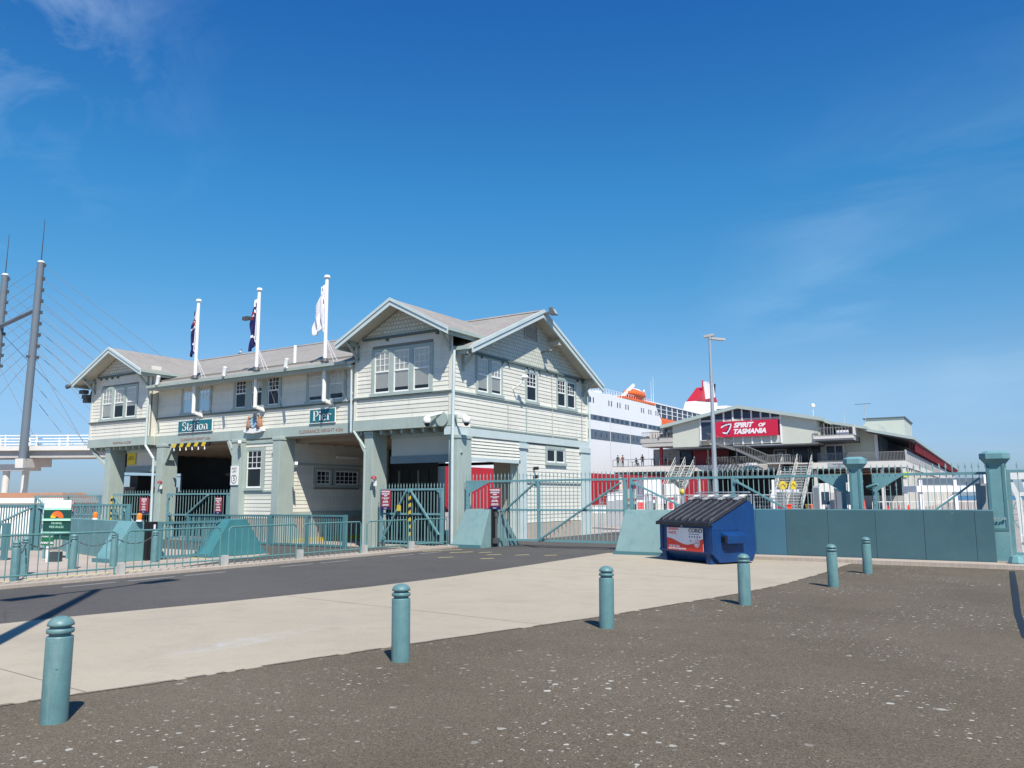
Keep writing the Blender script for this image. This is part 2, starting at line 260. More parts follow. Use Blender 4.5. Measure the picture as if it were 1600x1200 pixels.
# ---------------------------------------------------------------- mesh helpers
class MB:
    def __init__(s): s.v = []; s.f = []; s.m = []
    def add(s, vs, fs, m=0):
        k = len(s.v); s.v += [tuple(map(float, p)) for p in vs]
        for f in fs: s.f.append([i+k for i in f]); s.m.append(m)
        return s
    def box(s, x0, y0, z0, x1, y1, z1, m=0):
        x0, x1 = sorted((x0, x1)); y0, y1 = sorted((y0, y1)); z0, z1 = sorted((z0, z1))
        return s.add([(x0,y0,z0),(x1,y0,z0),(x1,y1,z0),(x0,y1,z0),(x0,y0,z1),(x1,y0,z1),(x1,y1,z1),(x0,y1,z1)],
                     [(3,2,1,0),(4,5,6,7),(0,1,5,4),(1,2,6,5),(2,3,7,6),(3,0,4,7)], m)
    def hexa(s, b, t, m=0):     # bottom 4 pts, top 4 pts (ccw seen from above)
        return s.add(list(b)+list(t), [(3,2,1,0),(4,5,6,7),(0,1,5,4),(1,2,6,5),(2,3,7,6),(3,0,4,7)], m)
    def cyl(s, p0, p1, ra, rb=None, n=10, m=0):
        rb = ra if rb is None else rb; p0 = Vector(p0); p1 = Vector(p1); d = (p1-p0).normalized()
        a = d.orthogonal().normalized(); b = d.cross(a)
        vs = []
        for p, r_ in ((p0, ra), (p1, rb)):
            for i in range(n):
                t = 2*math.pi*i/n; vs.append(p + (a*math.cos(t)+b*math.sin(t))*r_)
        fs = [(i, (i+1) % n, n+(i+1) % n, n+i) for i in range(n)] + [tuple(range(n-1, -1, -1)), tuple(range(n, 2*n))]
        return s.add(vs, fs, m)
    def bar(s, p0, p1, wd, ht=None, m=0, side=None):
        ht = wd if ht is None else ht; p0 = Vector(p0); p1 = Vector(p1); d = (p1-p0).normalized()
        a = Vector(side) if side else (d.cross(Vector((0,0,1))) if abs(d.z) < .98 else Vector((1,0,0)))
        a = (a - d*a.dot(d)).normalized(); b = d.cross(a)
        q = [a*wd/2*i + b*ht/2*j for i, j in ((-1,-1),(1,-1),(1,1),(-1,1))]
        return s.add([p0+x for x in q]+[p1+x for x in q], [(3,2,1,0),(4,5,6,7),(0,1,5,4),(1,2,6,5),(2,3,7,6),(3,0,4,7)], m)
    def prism(s, poly, ax, a, b, m=0):
        """extrude a 2D polygon (the two axes left over, in xyz order) along ax from a to b"""
        def mk(p, c):
            return {'x': (c, p[0], p[1]), 'y': (p[0], c, p[1]), 'z': (p[0], p[1], c)}[ax]
        n = len(poly); vs = [mk(p, a) for p in poly]+[mk(p, b) for p in poly]
        return s.add(vs, [(i, (i+1) % n, n+(i+1) % n, n+i) for i in range(n)]+[tuple(range(n-1, -1, -1)), tuple(range(n, 2*n))], m)
    def rev(s, prof, n=16, c=(0, 0), m=0):
        vs = []; k = len(prof)
        for i in range(n):
            t = 2*math.pi*i/n
            for r_, z in prof: vs.append((c[0]+r_*math.cos(t), c[1]+r_*math.sin(t), z))
        fs = []
        for i in range(n):
            j = (i+1) % n
            for q in range(k-1): fs.append((i*k+q, j*k+q, j*k+q+1, i*k+q+1))
        return s.add(vs, fs, m)
    def mesh(s, name, mats, smooth=False):
        me = bpy.data.meshes.new(name); me.from_pydata(s.v, [], s.f)
        for x in (mats if isinstance(mats, (list, tuple)) else [mats]): me.materials.append(M[x] if isinstance(x, str) else x)
        me.polygons.foreach_set('material_index', s.m)
        if smooth: me.polygons.foreach_set('use_smooth', [True]*len(s.f))
        me.validate(); me.update()
        import bmesh
        bm = bmesh.new(); bm.from_mesh(me); bmesh.ops.recalc_face_normals(bm, faces=bm.faces); bm.to_mesh(me); bm.free()
        return me
    def build(s, name, mats, parent=None, loc=None, rz=0, smooth=False, bevel=0):
        o = place(name, s.mesh(name, mats, smooth), parent, loc, rz)
        if bevel:
            b = o.modifiers.new('bevel', 'BEVEL'); b.width = bevel; b.segments = 2; b.limit_method = 'ANGLE'
        return o
WO = {}     # how far a thing's children, written in world coordinates, must be shifted back
def place(name, me, parent=None, loc=None, rz=0, scale=None):
    o = bpy.data.objects.new(name, me); col.objects.link(o)
    p = Vector(loc) if loc is not None else Vector((0, 0, 0))
    if parent is not None:
        o.parent = parent; p = p - WO.get(parent.name, Vector((0, 0, 0)))
    o.location = p; o.rotation_euler = (0, 0, rz)
    if scale: o.scale = scale
    return o
def tag(o, label, cat, group=None):
    o['label'] = label; o['category'] = cat
    if group: o['group'] = group
    return o
def thing(name, label, cat, loc, group=None, rz=0, world=True):
    o = bpy.data.objects.new(name, None); col.objects.link(o); o.location = loc; o.rotation_euler = (0, 0, rz); o.empty_display_size = .2
    if world: WO[o.name] = Vector(loc)
    return tag(o, label, cat, group)
def structure(name, mb, mat):
    o = mb.build(name, mat); o['kind'] = 'structure'; return o
def copy_tree(o, parent=None):
    c = o.copy(); col.objects.link(c)
    if parent is not None: c.parent = parent
    for ch in list(o.children): copy_tree(ch, c)
    return c
def text_mesh(s, size, mat, bold=0., shear=0., sx=1., align='CENTER', depth=.004, sp=1.):
    cu = bpy.data.curves.new('lettering', 'FONT'); cu.body = s; cu.size = size; cu.align_x = align; cu.align_y = 'CENTER'; cu.extrude = depth; cu.offset = bold; cu.shear = shear; cu.space_character = sp; cu.resolution_u = 4
    o = bpy.data.objects.new('t', cu); col.objects.link(o)
    dg = bpy.context.evaluated_depsgraph_get(); me = bpy.data.meshes.new_from_object(o.evaluated_get(dg)); bpy.data.objects.remove(o)
    me.transform(Matrix.Diagonal((sx, 1, 1, 1))); me.transform(Matrix.Rotation(R(90), 4, 'X')); me.materials.clear(); me.materials.append(M[mat]); me.name = 'lettering'
    return me
def grid_sheet(mb, poly, z):
    mb.add([(x, y, z) for x, y in poly], [tuple(range(len(poly)))]); return mb

# ---------------------------------------------------------------- the ground and the sea
sea = MB(); sea.add([(-9000,-9000,-3),(9000,-9000,-3),(9000,9000,-3),(-9000,9000,-3)], [(0,1,2,3)]); structure('sea', sea, 'sea')
edge = [(-7.0,-30),(-7.35,0),(-7.39,3.66),(-6.98,5.03),(-6.67,6.36),(-6.16,8.19),(-5.36,10.85),(-5.0,12.53),(-4.52,14.64),(-4.27,16.65),(-4.12,19.4),(-4.09,22.35)]
cup = [(-11.15,22.9),(-10.9,18),(-10.8,14.33),(-10.95,12),(-11.45,9.07),(-11.99,6.81),(-12.4,4.5),(-13,0),(-13,-30)]
def slab(poly, top, bot): return MB().prism(poly, 'z', bot, top)
structure('carpark_asphalt', slab(edge + [(60,22.35),(60,-30)], 0, -3.6), 'asph')
structure('concrete_apron', slab(edge + [(-4.09,22.9)] + cup, .004, -.5), 'conc')
structure('road', slab([(-16.78,-30),(-13,-30)] + cup[::-1][1:] + [(-11.15,40),(-17.4,40),(-17.4,24.95),(-16.78,24.95)], -.004, -3.5), 'road')
structure('kerb', slab([(-17.55,-30),(-16.78,-30),(-16.78,22.5),(-16.9,23.6),(-17.55,23.6)], .06, -3.4), 'kerb')
structure('inner_forecourt', slab([(-140,-30),(-17.55,-30),(-17.55,24.95),(-17.4,24.95),(-17.4,60),(-140,60)], -.2, -3.3), 'inner')
structure('inner_road', slab([(-20.1,-30),(-17.56,-30),(-17.56,24),(-22.6,24),(-34.8,24),(-34.8,19.6),(-22.3,19.6),(-20.1,14)], -.19, -.25), 'road')
structure('pier_deck', slab([(-11.15,22.9),(-4.09,22.9),(-4.09,22.36),(1.2,22.36),(1.2,330),(-58,330),(-58,60.01),(-17.4,60.01),(-17.4,40.01),(-11.15,40.01)], -.01, -3.2), 'pierg')
wk = MB(); wk.box(-8.88,22.42,-.1,.2,23.19,.09); structure('wall_kerb', wk, 'kerb')
for (p, q) in (((-11.2,10.2),(-5.6,9.7)), ((-10.9,17.2),(-4.3,16.6)), ((-12.0,4.6),(-7.2,4.3))):
    p, q = Vector((*p, .0052)), Vector((*q, .0052)); n_ = (q-p).normalized().cross(Vector((0,0,1)))*.006; mk = MB(); mk.add([p-n_, q-n_, q+n_, p+n_], [(0,1,2,3)]); structure('slab_joint', mk, 'jointm')
mk = MB()
for k in range(9):
    y0_ = 9+k*1.35; x_ = -16.2+.02*k
    if k not in (3, 6): mk.box(x_, y0_, -.0035, x_+.07, y0_+1.1, -.0028)
structure('worn_white_line', mk, 'wornw')
gm = MB(); gpts = []
for (xa, ya), (xb, yb) in zip(edge[1:], edge[2:]):
    for k in range(14): gpts.append((xa+(xb-xa)*k/14, ya+(yb-ya)*k/14))
rg = random.Random(3); off = [(-rg.uniform(.006,.045), rg.uniform(.004,.03)) for _ in gpts]
for i in range(len(gpts)-1):
    (xa, ya), (xb, yb) = gpts[i], gpts[i+1]
    if rg.random() < .82: gm.add([(xa+off[i][0],ya,.0062),(xa+off[i][1],ya,.0062),(xb+off[i+1][1],yb,.0062),(xb+off[i+1][0],yb,.0062)], [(0,1,2,3)])
o = gm.build('edge_grit', 'grit'); o['kind'] = 'stuff'
# wide pale paving beyond the road gate
for (x, y, l, a) in ((-16.35,21.4,1.5,.35),(-15.3,21.0,.8,.5),(-14.6,21.3,.45,.5),(-13.8,20.6,.45,.6),(-13.0,20.9,.45,.6),(-12.2,21.2,.4,.6),(-13.1,19.2,.4,.6),(-14.4,19.0,.45,.6),(-17.0,20.9,.0,0)):
    if l:
        mk = MB(); d = Vector((math.sin(a), math.cos(a), 0)); s_ = Vector((d.y, -d.x, 0))*.06; c_ = Vector((x, y, .0012))
        mk.add([c_-d*l/2-s_, c_-d*l/2+s_, c_+d*l/2+s_, c_+d*l/2-s_], [(0,1,2,3)])
        o = mk.build('yellow_dash', 'linemark'); o['kind'] = 'structure'
ym = MB(); ym.box(-20.45,-20,-.25,-20.25,13.5,-.185); ym.box(-23.2,16.9,-.25,-22.4,17.05,-.185); structure('yellow_edge_line', ym, 'linemark')
dr = MB(); dr.add([(-.66,21.8,.005),(-.55,21.8,.005),(-.42,17.8,.005),(-.32,14.08,.005),(-.20,11.9,.005),(.9,6,.005),(.81,6,.005),(-.29,11.9,.005),(-.41,14.08,.005),(-.54,17.8,.005)], [(0,1,2,9),(2,3,8,9),(3,4,7,8),(4,5,6,7)]); structure('tar_joint', dr, 'black')

# ---------------------------------------------------------------- the station building
XR, XL, XRi, XLi = -17.85, -41.3, -22.66, -36.26      # outer ends and inner edges of the two wings
YW, YM = 23.87, 24.29                                 # wing wall, recessed middle wall
B = thing('station_building', 'long cream weatherboard gatehouse of two storeys with two front gables over drive-through openings', 'building', (-29.5, 24, -.2))
def on(face, a, c, z):   # wall place -> world position and turn
    return ((a, c, z), 0) if face == 'f' else ((c, a, z), R(90))
bd = MB(); bd.add([(0,0,.006),(1,0,.006),(1,-.024,.006),(0,-.024,.006),(0,0,.168),(1,0,.168),(1,-.008,.168),(0,-.008,.168)], [(0,1,2,3),(4,7,6,5),(3,2,6,7),(0,3,7,4),(1,5,6,2),(0,4,5,1)])
board_mesh = bd.mesh('weatherboard', 'cream')
EX = .163
def boards(parent, face, c, a0, a1, z0, z1, holes=(), clip=None):
    n = max(1, round((z1-z0)/EX)); e = (z1-z0)/n
    for i in range(n):
        z = z0+i*e; lo, hi = (a0, a1) if clip is None else clip(z+e*.5)
        lo = max(lo, a0); hi = min(hi, a1)
        segs = [(lo, hi)]
        for h0, h1, hz0, hz1 in holes:
            if z+e*.7 > hz0 and z+e*.3 < hz1:
                ns = []
                for s0, s1 in segs:
                    if h1 <= s0 or h0 >= s1: ns.append((s0, s1)); continue
                    if h0-s0 > .05: ns.append((s0, h0))
                    if s1-h1 > .05: ns.append((h1, s1))
                segs = ns
        for s0, s1 in segs:
            if s1-s0 < .05: continue
            k_ = 1 if s1-s0 < 7 else round((s1-s0)/4.6); cuts = [s0]+[s0+(s1-s0)*(q+1+random.uniform(-.25,.25))/k_ for q in range(k_-1)]+[s1]
            for q0, q1 in zip(cuts, cuts[1:]): p, rz = on(face, q0, c+random.uniform(-.002,.002), z); place('weatherboard', board_mesh, parent, p, rz, (q1-q0-(.006 if q1 < s1 else 0), 1, e/.163))
def wallbox(name, face, c, a0, a1, z0, z1, th=.12, mat='gapshade', parent=None):
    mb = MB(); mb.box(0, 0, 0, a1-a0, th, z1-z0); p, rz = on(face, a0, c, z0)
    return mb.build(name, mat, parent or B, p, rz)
def trim(name, face, c, a0, a1, z0, z1, proud=.05, mat='trim', back=.02, parent=None):
    mb = MB(); mb.box(0, -proud, 0, a1-a0, back, z1-z0); p, rz = on(face, a0, c, z0)
    return mb.build(name, mat, parent or B, p, rz)
def window(face, c, a0, a1, z0, z1, n, blinds, cols_=3, rows_=3, mull=.16, casing=.11, parent=None, split=.48, top_only=False, frame='trim'):
    """sash windows side by side in one casing; blinds: how far down the blind comes in each (0..1)"""
    p, rz = on(face, a0, c, z0); W, H = a1-a0, z1-z0
    cs = MB(); pr = .055
    cs.box(0, -pr, 0, casing, .02, H); cs.box(W-casing, -pr, 0, W, .02, H); cs.box(casing, -pr, H-.13, W-casing, .02, H); cs.box(-.04, -pr-.05, -.05, W+.04, .02, .07); 
    sw = (W-2*casing-(n-1)*mull)/n
    for i in range(1, n): x = casing+i*sw+(i-1)*mull; cs.box(x, -pr-.004, .07, x+mull, .02, H-.13)
    wn = cs.build('window', frame, parent or B, p, rz)
    for i in range(n):
        x0 = casing+i*(sw+mull); x1 = x0+sw; zb, zt = .07, H-.13; zm = zb+(zt-zb)*(1-split)
        dk = MB(); dk.box(x0, -.006, zb, x1, .015, zt); dk.build('dark_room', 'dark', wn)
        st = MB(); t = .045; y0, y1 = -.034, -.012
        st.box(x0, y0, zb, x0+t, y1, zt); st.box(x1-t, y0, zb, x1, y1, zt); st.box(x0+t, y0, zt-t, x1-t, y1, zt); st.box(x0+t, y0-.01, zb, x1-t, y1, zb+t*1.4)
        if not top_only: st.box(x0+t, y0-.012, zm-.03, x1-t, y1, zm+.03)
        lo = zm if not top_only else zb
        for k in range(1, cols_): xx = x0+t+(sw-2*t)*k/cols_; st.box(xx-.012, y0+.004, lo, xx+.012, y1, zt-t)
        for k in range(1, rows_): zz = lo+(zt-t-lo)*k/rows_; st.box(x0+t, y0+.006, zz-.012, x1-t, y1, zz+.012)
        st.build('sash', 'white', wn)
        gp = MB(); gp.add([(x0+t,-.019,zb+t),(x1-t,-.019,zb+t),(x1-t,-.019,zt-t),(x0+t,-.019,zt-t)], [(0,1,2,3)]); gp.build('pane', 'glass', wn)
        if blinds[i]:
            bl = MB(); bl.box(x0+.02, -.0125, zt-(zt-zb)*blinds[i], x1-.02, -.0085, zt-.01); bl.build('blind', 'blind', wn)
    return wn
# backing walls
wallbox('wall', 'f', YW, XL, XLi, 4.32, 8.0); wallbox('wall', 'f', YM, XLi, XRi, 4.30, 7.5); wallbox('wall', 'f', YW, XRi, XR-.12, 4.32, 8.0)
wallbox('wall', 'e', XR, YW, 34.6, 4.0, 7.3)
for x in (XLi-.06, XRi-.06): 
    mb = MB(); mb.box(x-.02, YW+.01, 4.3, x+.055, YM+.1, 8.2); mb.build('wall', 'cream', B)
# weatherboards, upper storey
def gclip(cx, half, slope, zc):  # roof line over a wing
    return lambda z: (cx-(zc-z)/slope, cx+(zc-z)/slope)
LC, RC = -38.78, -20.25
wl = [(-40.42, -37.25, 5.62, 7.42)]; wr = [(-21.78, -18.72, 5.62, 7.52)]
boards(B, 'f', YW, XL+.1, XLi-.1, 5.66, 7.95, wl, gclip(LC, 0, .516, 9.05)); boards(B, 'f', YW, XRi+.1, XR-.12, 5.66, 7.95, wr, gclip(RC, 0, .516, 9.05))
mwins = [(-34.35, -32.1, 5.6, 7.16), (-30.55, -27.4, 5.6, 7.16), (-25.85, -23.55, 5.6, 7.16)]
boards(B, 'f', YM, XLi+.05, XRi-.05, 5.62, 7.22, mwins)
for a0, a1, c in ((XL+.1, XLi-.1, YW), (XLi+.04, XRi-.04, YM), (XRi+.1, XR-.12, YW)): boards(B, 'f', c, a0, a1, 4.72, 5.55)
ew = [(25.35, 27.22, 5.6, 7.22), (28.95, 30.0, 5.6, 7.1), (31.62, 33.48, 5.6, 7.1)]
boards(B, 'e', XR, YW+.12, 34.5, 5.66, 7.22, ew); boards(B, 'e', XR, YW+.12, 34.5, 4.3, 5.55)
# trims
for a0, a1, c in ((XL-.05, XLi+.03, YW), (XLi+.03, XRi-.03, YM), (XRi-.03, XR+.03, YW)):
    trim('fascia_beam', 'f', c, a0, a1, 4.30, 4.72, .075, 'trim', .3)
    trim('sill_moulding', 'f', c, a0, a1, 5.55, 5.62, .085, 'dtrim'); trim('sill_capping', 'f', c, a0, a1, 5.62, 5.66, .06, 'cream')
trim('fascia_beam', 'e', XR, YW-.07, 34.65, 3.98, 4.28, .07, 'ltrim', .3)
trim('sill_moulding', 'e', XR, YW-.08, 34.6, 5.55, 5.62, .085, 'trim'); trim('sill_capping', 'e', XR, YW-.06, 34.6, 5.62, 5.66, .06, 'cream')
trim('cable_tray', 'e', XR, 25, 33.6, 4.34, 4.39, .06, 'trim')
for a, c, f, zt in ((XL-.02, YW, 'f', 7.8), (XLi-.1, YW, 'f', 7.8), (XRi-.02, YW, 'f', 7.8), (XR-.12, YW, 'f', 7.8)): trim('corner_board', f, c, a, a+.14, 4.72, zt, .045, 'cream')
for a in (YW-.052, 34.5): trim('corner_board', 'e', XR, a, a+.13, 4.3, 7.25, .045, 'cream')
trim('corner_board', 'e', XR, 29.0, 29.07, 4.3, 5.55, .045, 'trim')
# gable ends
def gable(face, c, cx, half, z0, zc, slope, mold=True):
    mb = MB(); h = (zc-z0)/slope; mb.prism([(cx-h, z0), (cx+h, z0), (cx, zc)], 'y' if face == 'f' else 'x', c+(.05 if face == 'f' else -.05), c-(.045 if face == 'f' else -.045))
    mb.build('gable_wall', 'shingle', B)
    trim('gable_moulding', face, c, cx-h+.05, cx+h-.05, z0-.09, z0-.0, .11, 'dtrim')
    n = int(2*h/.5)
    for i in range(n):
        a = cx-h+.3+(2*h-.6)*i/(n-1)
        if random.random() < .55: trim('dentil', face, c, a-.05, a+.05, z0-.19, z0-.09, .10, 'dtrim')
gable('f', YW, LC, 2.5, 7.97, 9.02, .516); gable('f', YW, RC, 2.4, 7.97, 9.02, .516); gable('e', XR, 29.42, 5, 7.24, 9.42, .435)
lv = MB()
for i in range(7): lv.box(28.95, 8.52+i*.075, 0, 29.9, 8.555+i*.075, .05)
lv = MB()
for i in range(7): z = 8.45+i*.075; lv.hexa([(XR+.04,28.95,z),(XR+.11,28.95,z-.03),(XR+.11,29.85,z-.03),(XR+.04,29.85,z)], [(XR+.04,28.95,z+.02),(XR+.11,28.95,z-.01),(XR+.11,29.85,z-.01),(XR+.04,29.85,z+.02)])
lv.box(XR+.03,28.88,8.36,XR+.10,28.95,9.02); lv.box(XR+.03,29.85,8.36,XR+.10,29.92,9.02); lv.box(XR+.03,28.88,8.98,XR+.10,29.92,9.04)
lv.build('vent_louvre', 'tgrey', B)
# roofs
def slope_slab(name, pts, th=.12, mat=('roof', 'soffit')):
    """pts: 4 corners of the top face, ccw from above"""
    mb = MB(); t = [Vector(p) for p in pts]; b = [p-Vector((0, 0, th)) for p in t]
    mb.add(t+b, [(0,1,2,3)], 0); mb.add(t+b, [(7,6,5,4),(0,4,5,1),(1,5,6,2),(2,6,7,3),(3,7,4,0)], 1)
    return mb.build(name, list(mat), B)
RY, RZ = 29.4, 9.58
slope_slab('roof', [(-36.02,23.58,7.12),(XRi+.02,23.58,7.12),(XRi+.02,RY,RZ),(-36.02,RY,RZ)])
slope_slab('roof', [(-42.3,24.6,7.53),(-36.02,24.6,7.53),(-36.02,RY,RZ),(-42.3,RY,RZ)])
slope_slab('roof', [(XRi+.02,24.05,7.24),(-17.2,24.05,7.24),(-17.2,RY,RZ),(XRi+.02,RY,RZ)])
slope_slab('roof', [(-42.3,RY,RZ),(-17.2,RY,RZ),(-17.2,35.0,7.0),(-42.3,35.0,7.0)])
def wing_roof(cx, x0, x1, za, sl):
    zl, zr = za-sl*(cx-x0), za-sl*(x1-cx)
    yb = 28.6
    slope_slab('roof', [(x0,23.1,zl),(cx,23.1,za),(cx,yb,za),(x0,24.6,zl)]); slope_slab('roof', [(cx,23.1,za),(x1,23.1,zr),(x1,26.2,zr),(cx,yb,za)])
    for xa, zaa in ((x0, zl), (x1, zr)):
        s = 1 if xa > cx else -1; mb = MB(); d = .26
        mb.add([(cx,23.04,za+.03),(xa+s*.03,23.04,zaa+.015),(xa+s*.03,23.10,zaa+.015),(cx,23.10,za+.03),(cx,23.04,za-d),(xa+s*.03,23.04,zaa-d),(xa+s*.03,23.10,zaa-d),(cx,23.10,za-d)], [(0,1,2,3),(4,7,6,5),(0,4,5,1),(2,6,7,3),(1,5,6,2),(0,3,7,4)])
        mb.build('bargeboard', 'ltrim', B)
        mb = MB(); mb.add([(cx,23.005,za+.035),(xa+s*.04,23.005,zaa+.02),(xa+s*.04,23.04,zaa+.02),(cx,23.04,za+.035),(cx,23.005,za-.08),(xa+s*.04,23.005,zaa-.10),(xa+s*.04,23.04,zaa-.10),(cx,23.04,za-.08)], [(0,1,2,3),(4,7,6,5),(0,4,5,1),(2,6,7,3),(1,5,6,2),(0,3,7,4)])
        mb.build('barge_capping', 'ltrim', B)
        # gutter along the wing's side eave
        mb = MB(); mb.box(xa-.02 if s > 0 else xa-.11, 23.12, zaa-.13, xa+.11 if s > 0 else xa+.02, 26.0 if s > 0 else 24.5, zaa-.01); mb.box(xa-s*.02, 23.14, zaa-.26, xa-s*.05, 26.0 if s > 0 else 24.5, zaa-.13); mb.build('gutter', 'trim', B)
    for bx in (cx-2.32, cx+2.28):   # eave brackets
        mb = MB(); mb.bar((bx,23.84,za-2.05),(bx,23.2,za-1.42),.09,.09); mb.bar((bx,23.86,za-1.55),(bx,23.12,za-1.40),.09,.10); mb.bar((bx,23.83,za-2.15),(bx,23.83,za-1.4),.09,.07); mb.build('eave_bracket', 'trim', B)
wing_roof(-38.72, -41.85, -36.0, 9.22, .49); wing_roof(-20.2, -22.98, -17.5, 9.22, .52)
# end gable barges
for (ya, za_), (yb_, zb_) in (((RY, RZ), (24.2, 7.30)), ((RY, RZ), (35.05, 6.98))):
    mb = MB(); d = .30; x0, x1 = -17.2, -17.13
    mb.add([(x1,ya,za_+.03),(x1,yb_,zb_+.02),(x0,yb_,zb_+.02),(x0,ya,za_+.03),(x1,ya,za_-d),(x1,yb_,zb_-d),(x0,yb_,zb_-d),(x0,ya,za_-d)], [(0,1,2,3),(4,7,6,5),(0,4,5,1),(2,6,7,3),(1,5,6,2),(0,3,7,4)]); mb.build('bargeboard', 'ltrim', B)
    mb = MB(); x0, x1 = -17.13, -17.09
    mb.add([(x1,ya,za_+.04),(x1,yb_,zb_+.03),(x0,yb_,zb_+.03),(x0,ya,za_+.04),(x1,ya,za_-.1),(x1,yb_,zb_-.11),(x0,yb_,zb_-.11),(x0,ya,za_-.1)], [(0,1,2,3),(4,7,6,5),(0,4,5,1),(2,6,7,3),(1,5,6,2),(0,3,7,4)]); mb.build('barge_capping', 'ltrim', B)
for y, s in ((24.5, -1), (34.2, 1)):
    mb = MB(); mb.bar((XR+.05,y,6.55),(-17.3,y,7.0),.09,.09); mb.bar((XR+.05,y,6.4),(XR+.05,y,7.15),.09,.07); mb.bar((XR,y,7.1),(-17.25,y,7.12),.09,.12); mb.build('eave_bracket', 'trim', B)
mb = MB(); mb.box(XR-.05,30.9,8.35,-17.24,31.1,8.52); mb.build('purlin_end', 'soffit', B)
mb = MB(); mb.box(-36.05,23.46,7.0,-22.9,23.58,7.12); mb.box(-36.05,23.59,6.88,-22.7,23.64,7.0); mb.build('gutter', 'trim', B)
mb = MB(); mb.box(-17.86,23.92,7.1,-17.2,24.04,7.24); mb.box(-17.86,24.0,6.95,-17.25,24.05,7.1); mb.build('gutter', 'trim', B)
mb = MB(); mb.box(-36.02,23.65,6.93,-22.7,24.3,6.985); mb.build('eave_soffit', 'soffit', B)
mb = MB(); mb.prism([(29.2,9.52),(29.4,9.63),(29.6,9.52)], 'x', -42.3, -17.1); mb.build('ridge_capping', 'roof', B)
# downpipes
def pipe(pts, r_=.055, mat='ltrim'):
    mb = MB()
    for a, b in zip(pts, pts[1:]): mb.cyl(a, b, r_, n=8)
    return mb.build('downpipe', mat, B, smooth=False)
pipe([(XLi+.2,23.60,6.95),(XLi+.06,23.72,6.6),(XLi+.02,23.74,4.25),(-35.6,23.78,3.6),(-35.55,23.8,-.2)])
pipe([(XR+.10,23.86,7.1),(XR+.10,23.8,4.35),(XR+.12,23.75,3.5),(XR+.12,23.75,-.2)]); pipe([(XR+.1,34.3,6.9),(XR+.14,34.62,6.4),(XR+.14,34.62,4.3)])
pipe([(-22.76,23.72,6.9),(-22.76,23.76,4.3)], .04)
pipe([(-22.55,23.7,4.3),(-21.95,23.72,3.6),(-21.95,23.72,-.2)], .05, 'trim')
# windows, upper
window('f', YW, *wl[0][:2], 5.66, 7.38, 3, (.92, .58, .62), casing=.14, mull=.24); window('f', YW, *wr[0][:2], 5.66, 7.50, 3, (.88, .88, .88), casing=.16, mull=.22)
window('f', YM, *mwins[0][:2], 5.66, 7.14, 2, (.46, .30), mull=.42, casing=.14); window('f', YM, *mwins[1][:2], 5.66, 7.14, 3, (0, .3, 0), mull=.38, casing=.14); window('f', YM, *mwins[2][:2], 5.66, 7.14, 2, (.84, .80), mull=.42, casing=.14)
window('e', XR, 25.35, 27.22, 5.66, 7.20, 2, (.88, .88), mull=.24); window('e', XR, 28.95, 30.0, 5.66, 7.08, 1, (.0,), casing=.13); window('e', XR, 31.62, 33.48, 5.66, 7.08, 2, (0, 0), mull=.2)
# ground storey: columns
def column(x, y, w_=.86, d_=.8, top=4.3, br=(), zb=-.2):
    mb = MB(); mb.box(x-w_/2, y, zb, x+w_/2, y+d_, top); 
    mb.box(x-w_/2-.03, y-.03, top-.14, x+w_/2+.03, y+d_+.03, top-.02)
    cl = mb.build('column', 'trim', B, bevel=.012)
    for s in br:
        bb = MB(); bb.bar((x+s*w_/2, y+.2, top-.9), (x+s*(w_/2+.5), y+.2, top-.05), .12, .14); bb.build('knee_brace', 'trim', cl)
    return cl
column(-39.72, 23.95, .42, .85); column(-35.4, 23.95, .46, .85, br=(1,)); column(-27.25, 23.95, .44, .85); column(-21.98, 23.95, .44, .85)
column(-29.85, 23.98, .60, .7, 4.3, (-1,)); column(-17.80, 23.9, .42, .85, 3.98)
# struts under the overhanging corners
for x0, x1 in ((-41.25, -40.0), (-22.6, -22.15), (-17.95, -17.6)):
    mb = MB(); mb.bar((x0, 23.95, 4.3), (x1, 24.1, 3.3), .13, .13); mb.build('corner_strut', 'trim', B)
mb = MB(); mb.box(XR-.45, 28.5, -.2, XR+.03, 29.05, 3.98); mb.box(XR-.5, 28.42, 3.7, XR+.10, 29.13, 3.9); mb.build('post', 'ltrim', B)
mb = MB(); mb.box(XR-.45, 33.8, -.1, XR+.09, 34.78, 3.98); mb.box(XR-.5, 33.72, 3.75, XR+.14, 34.7, 3.98); mb.build('post', 'ltrim', B)
for x in (-39.5, -35.15, -30.2, -26.5, -22.0): mb = MB(); mb.box(x-.3, 33.8, -.2, x+.3, 34.5, 4.2); mb.build('rear_post', 'trim', B)
# floor of the upper storey seen from below, joists
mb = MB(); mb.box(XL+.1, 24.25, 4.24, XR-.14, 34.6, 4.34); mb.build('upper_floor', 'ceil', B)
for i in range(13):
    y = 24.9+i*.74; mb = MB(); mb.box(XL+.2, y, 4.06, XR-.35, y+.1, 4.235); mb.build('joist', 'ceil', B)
for a, b in ((XL+.15, XLi), (XRi, XR-.1)):
    mb = MB()
    for i in range(9): x = a+(b-a)*(i+.5)/9; mb.box(x-.05, 23.95, 4.14, x+.05, 24.55, 4.29)
    o = mb.build('beam_ends', 'trim', B)
# shutter bands over the wing bays
for a, b in ((-39.05, -35.6), (-21.35, -18.46)):
    trim('shutter_box', 'f', 24.6, a, b, 3.30, 4.0, .0, 'soffit', .1); trim('shutter_rail', 'f', 24.6, a, b, 3.02, 3.30, .06, 'strim', .12); trim('shutter_head', 'f', 24.6, a, b, 4.0, 4.24, .05, 'trim', .1)
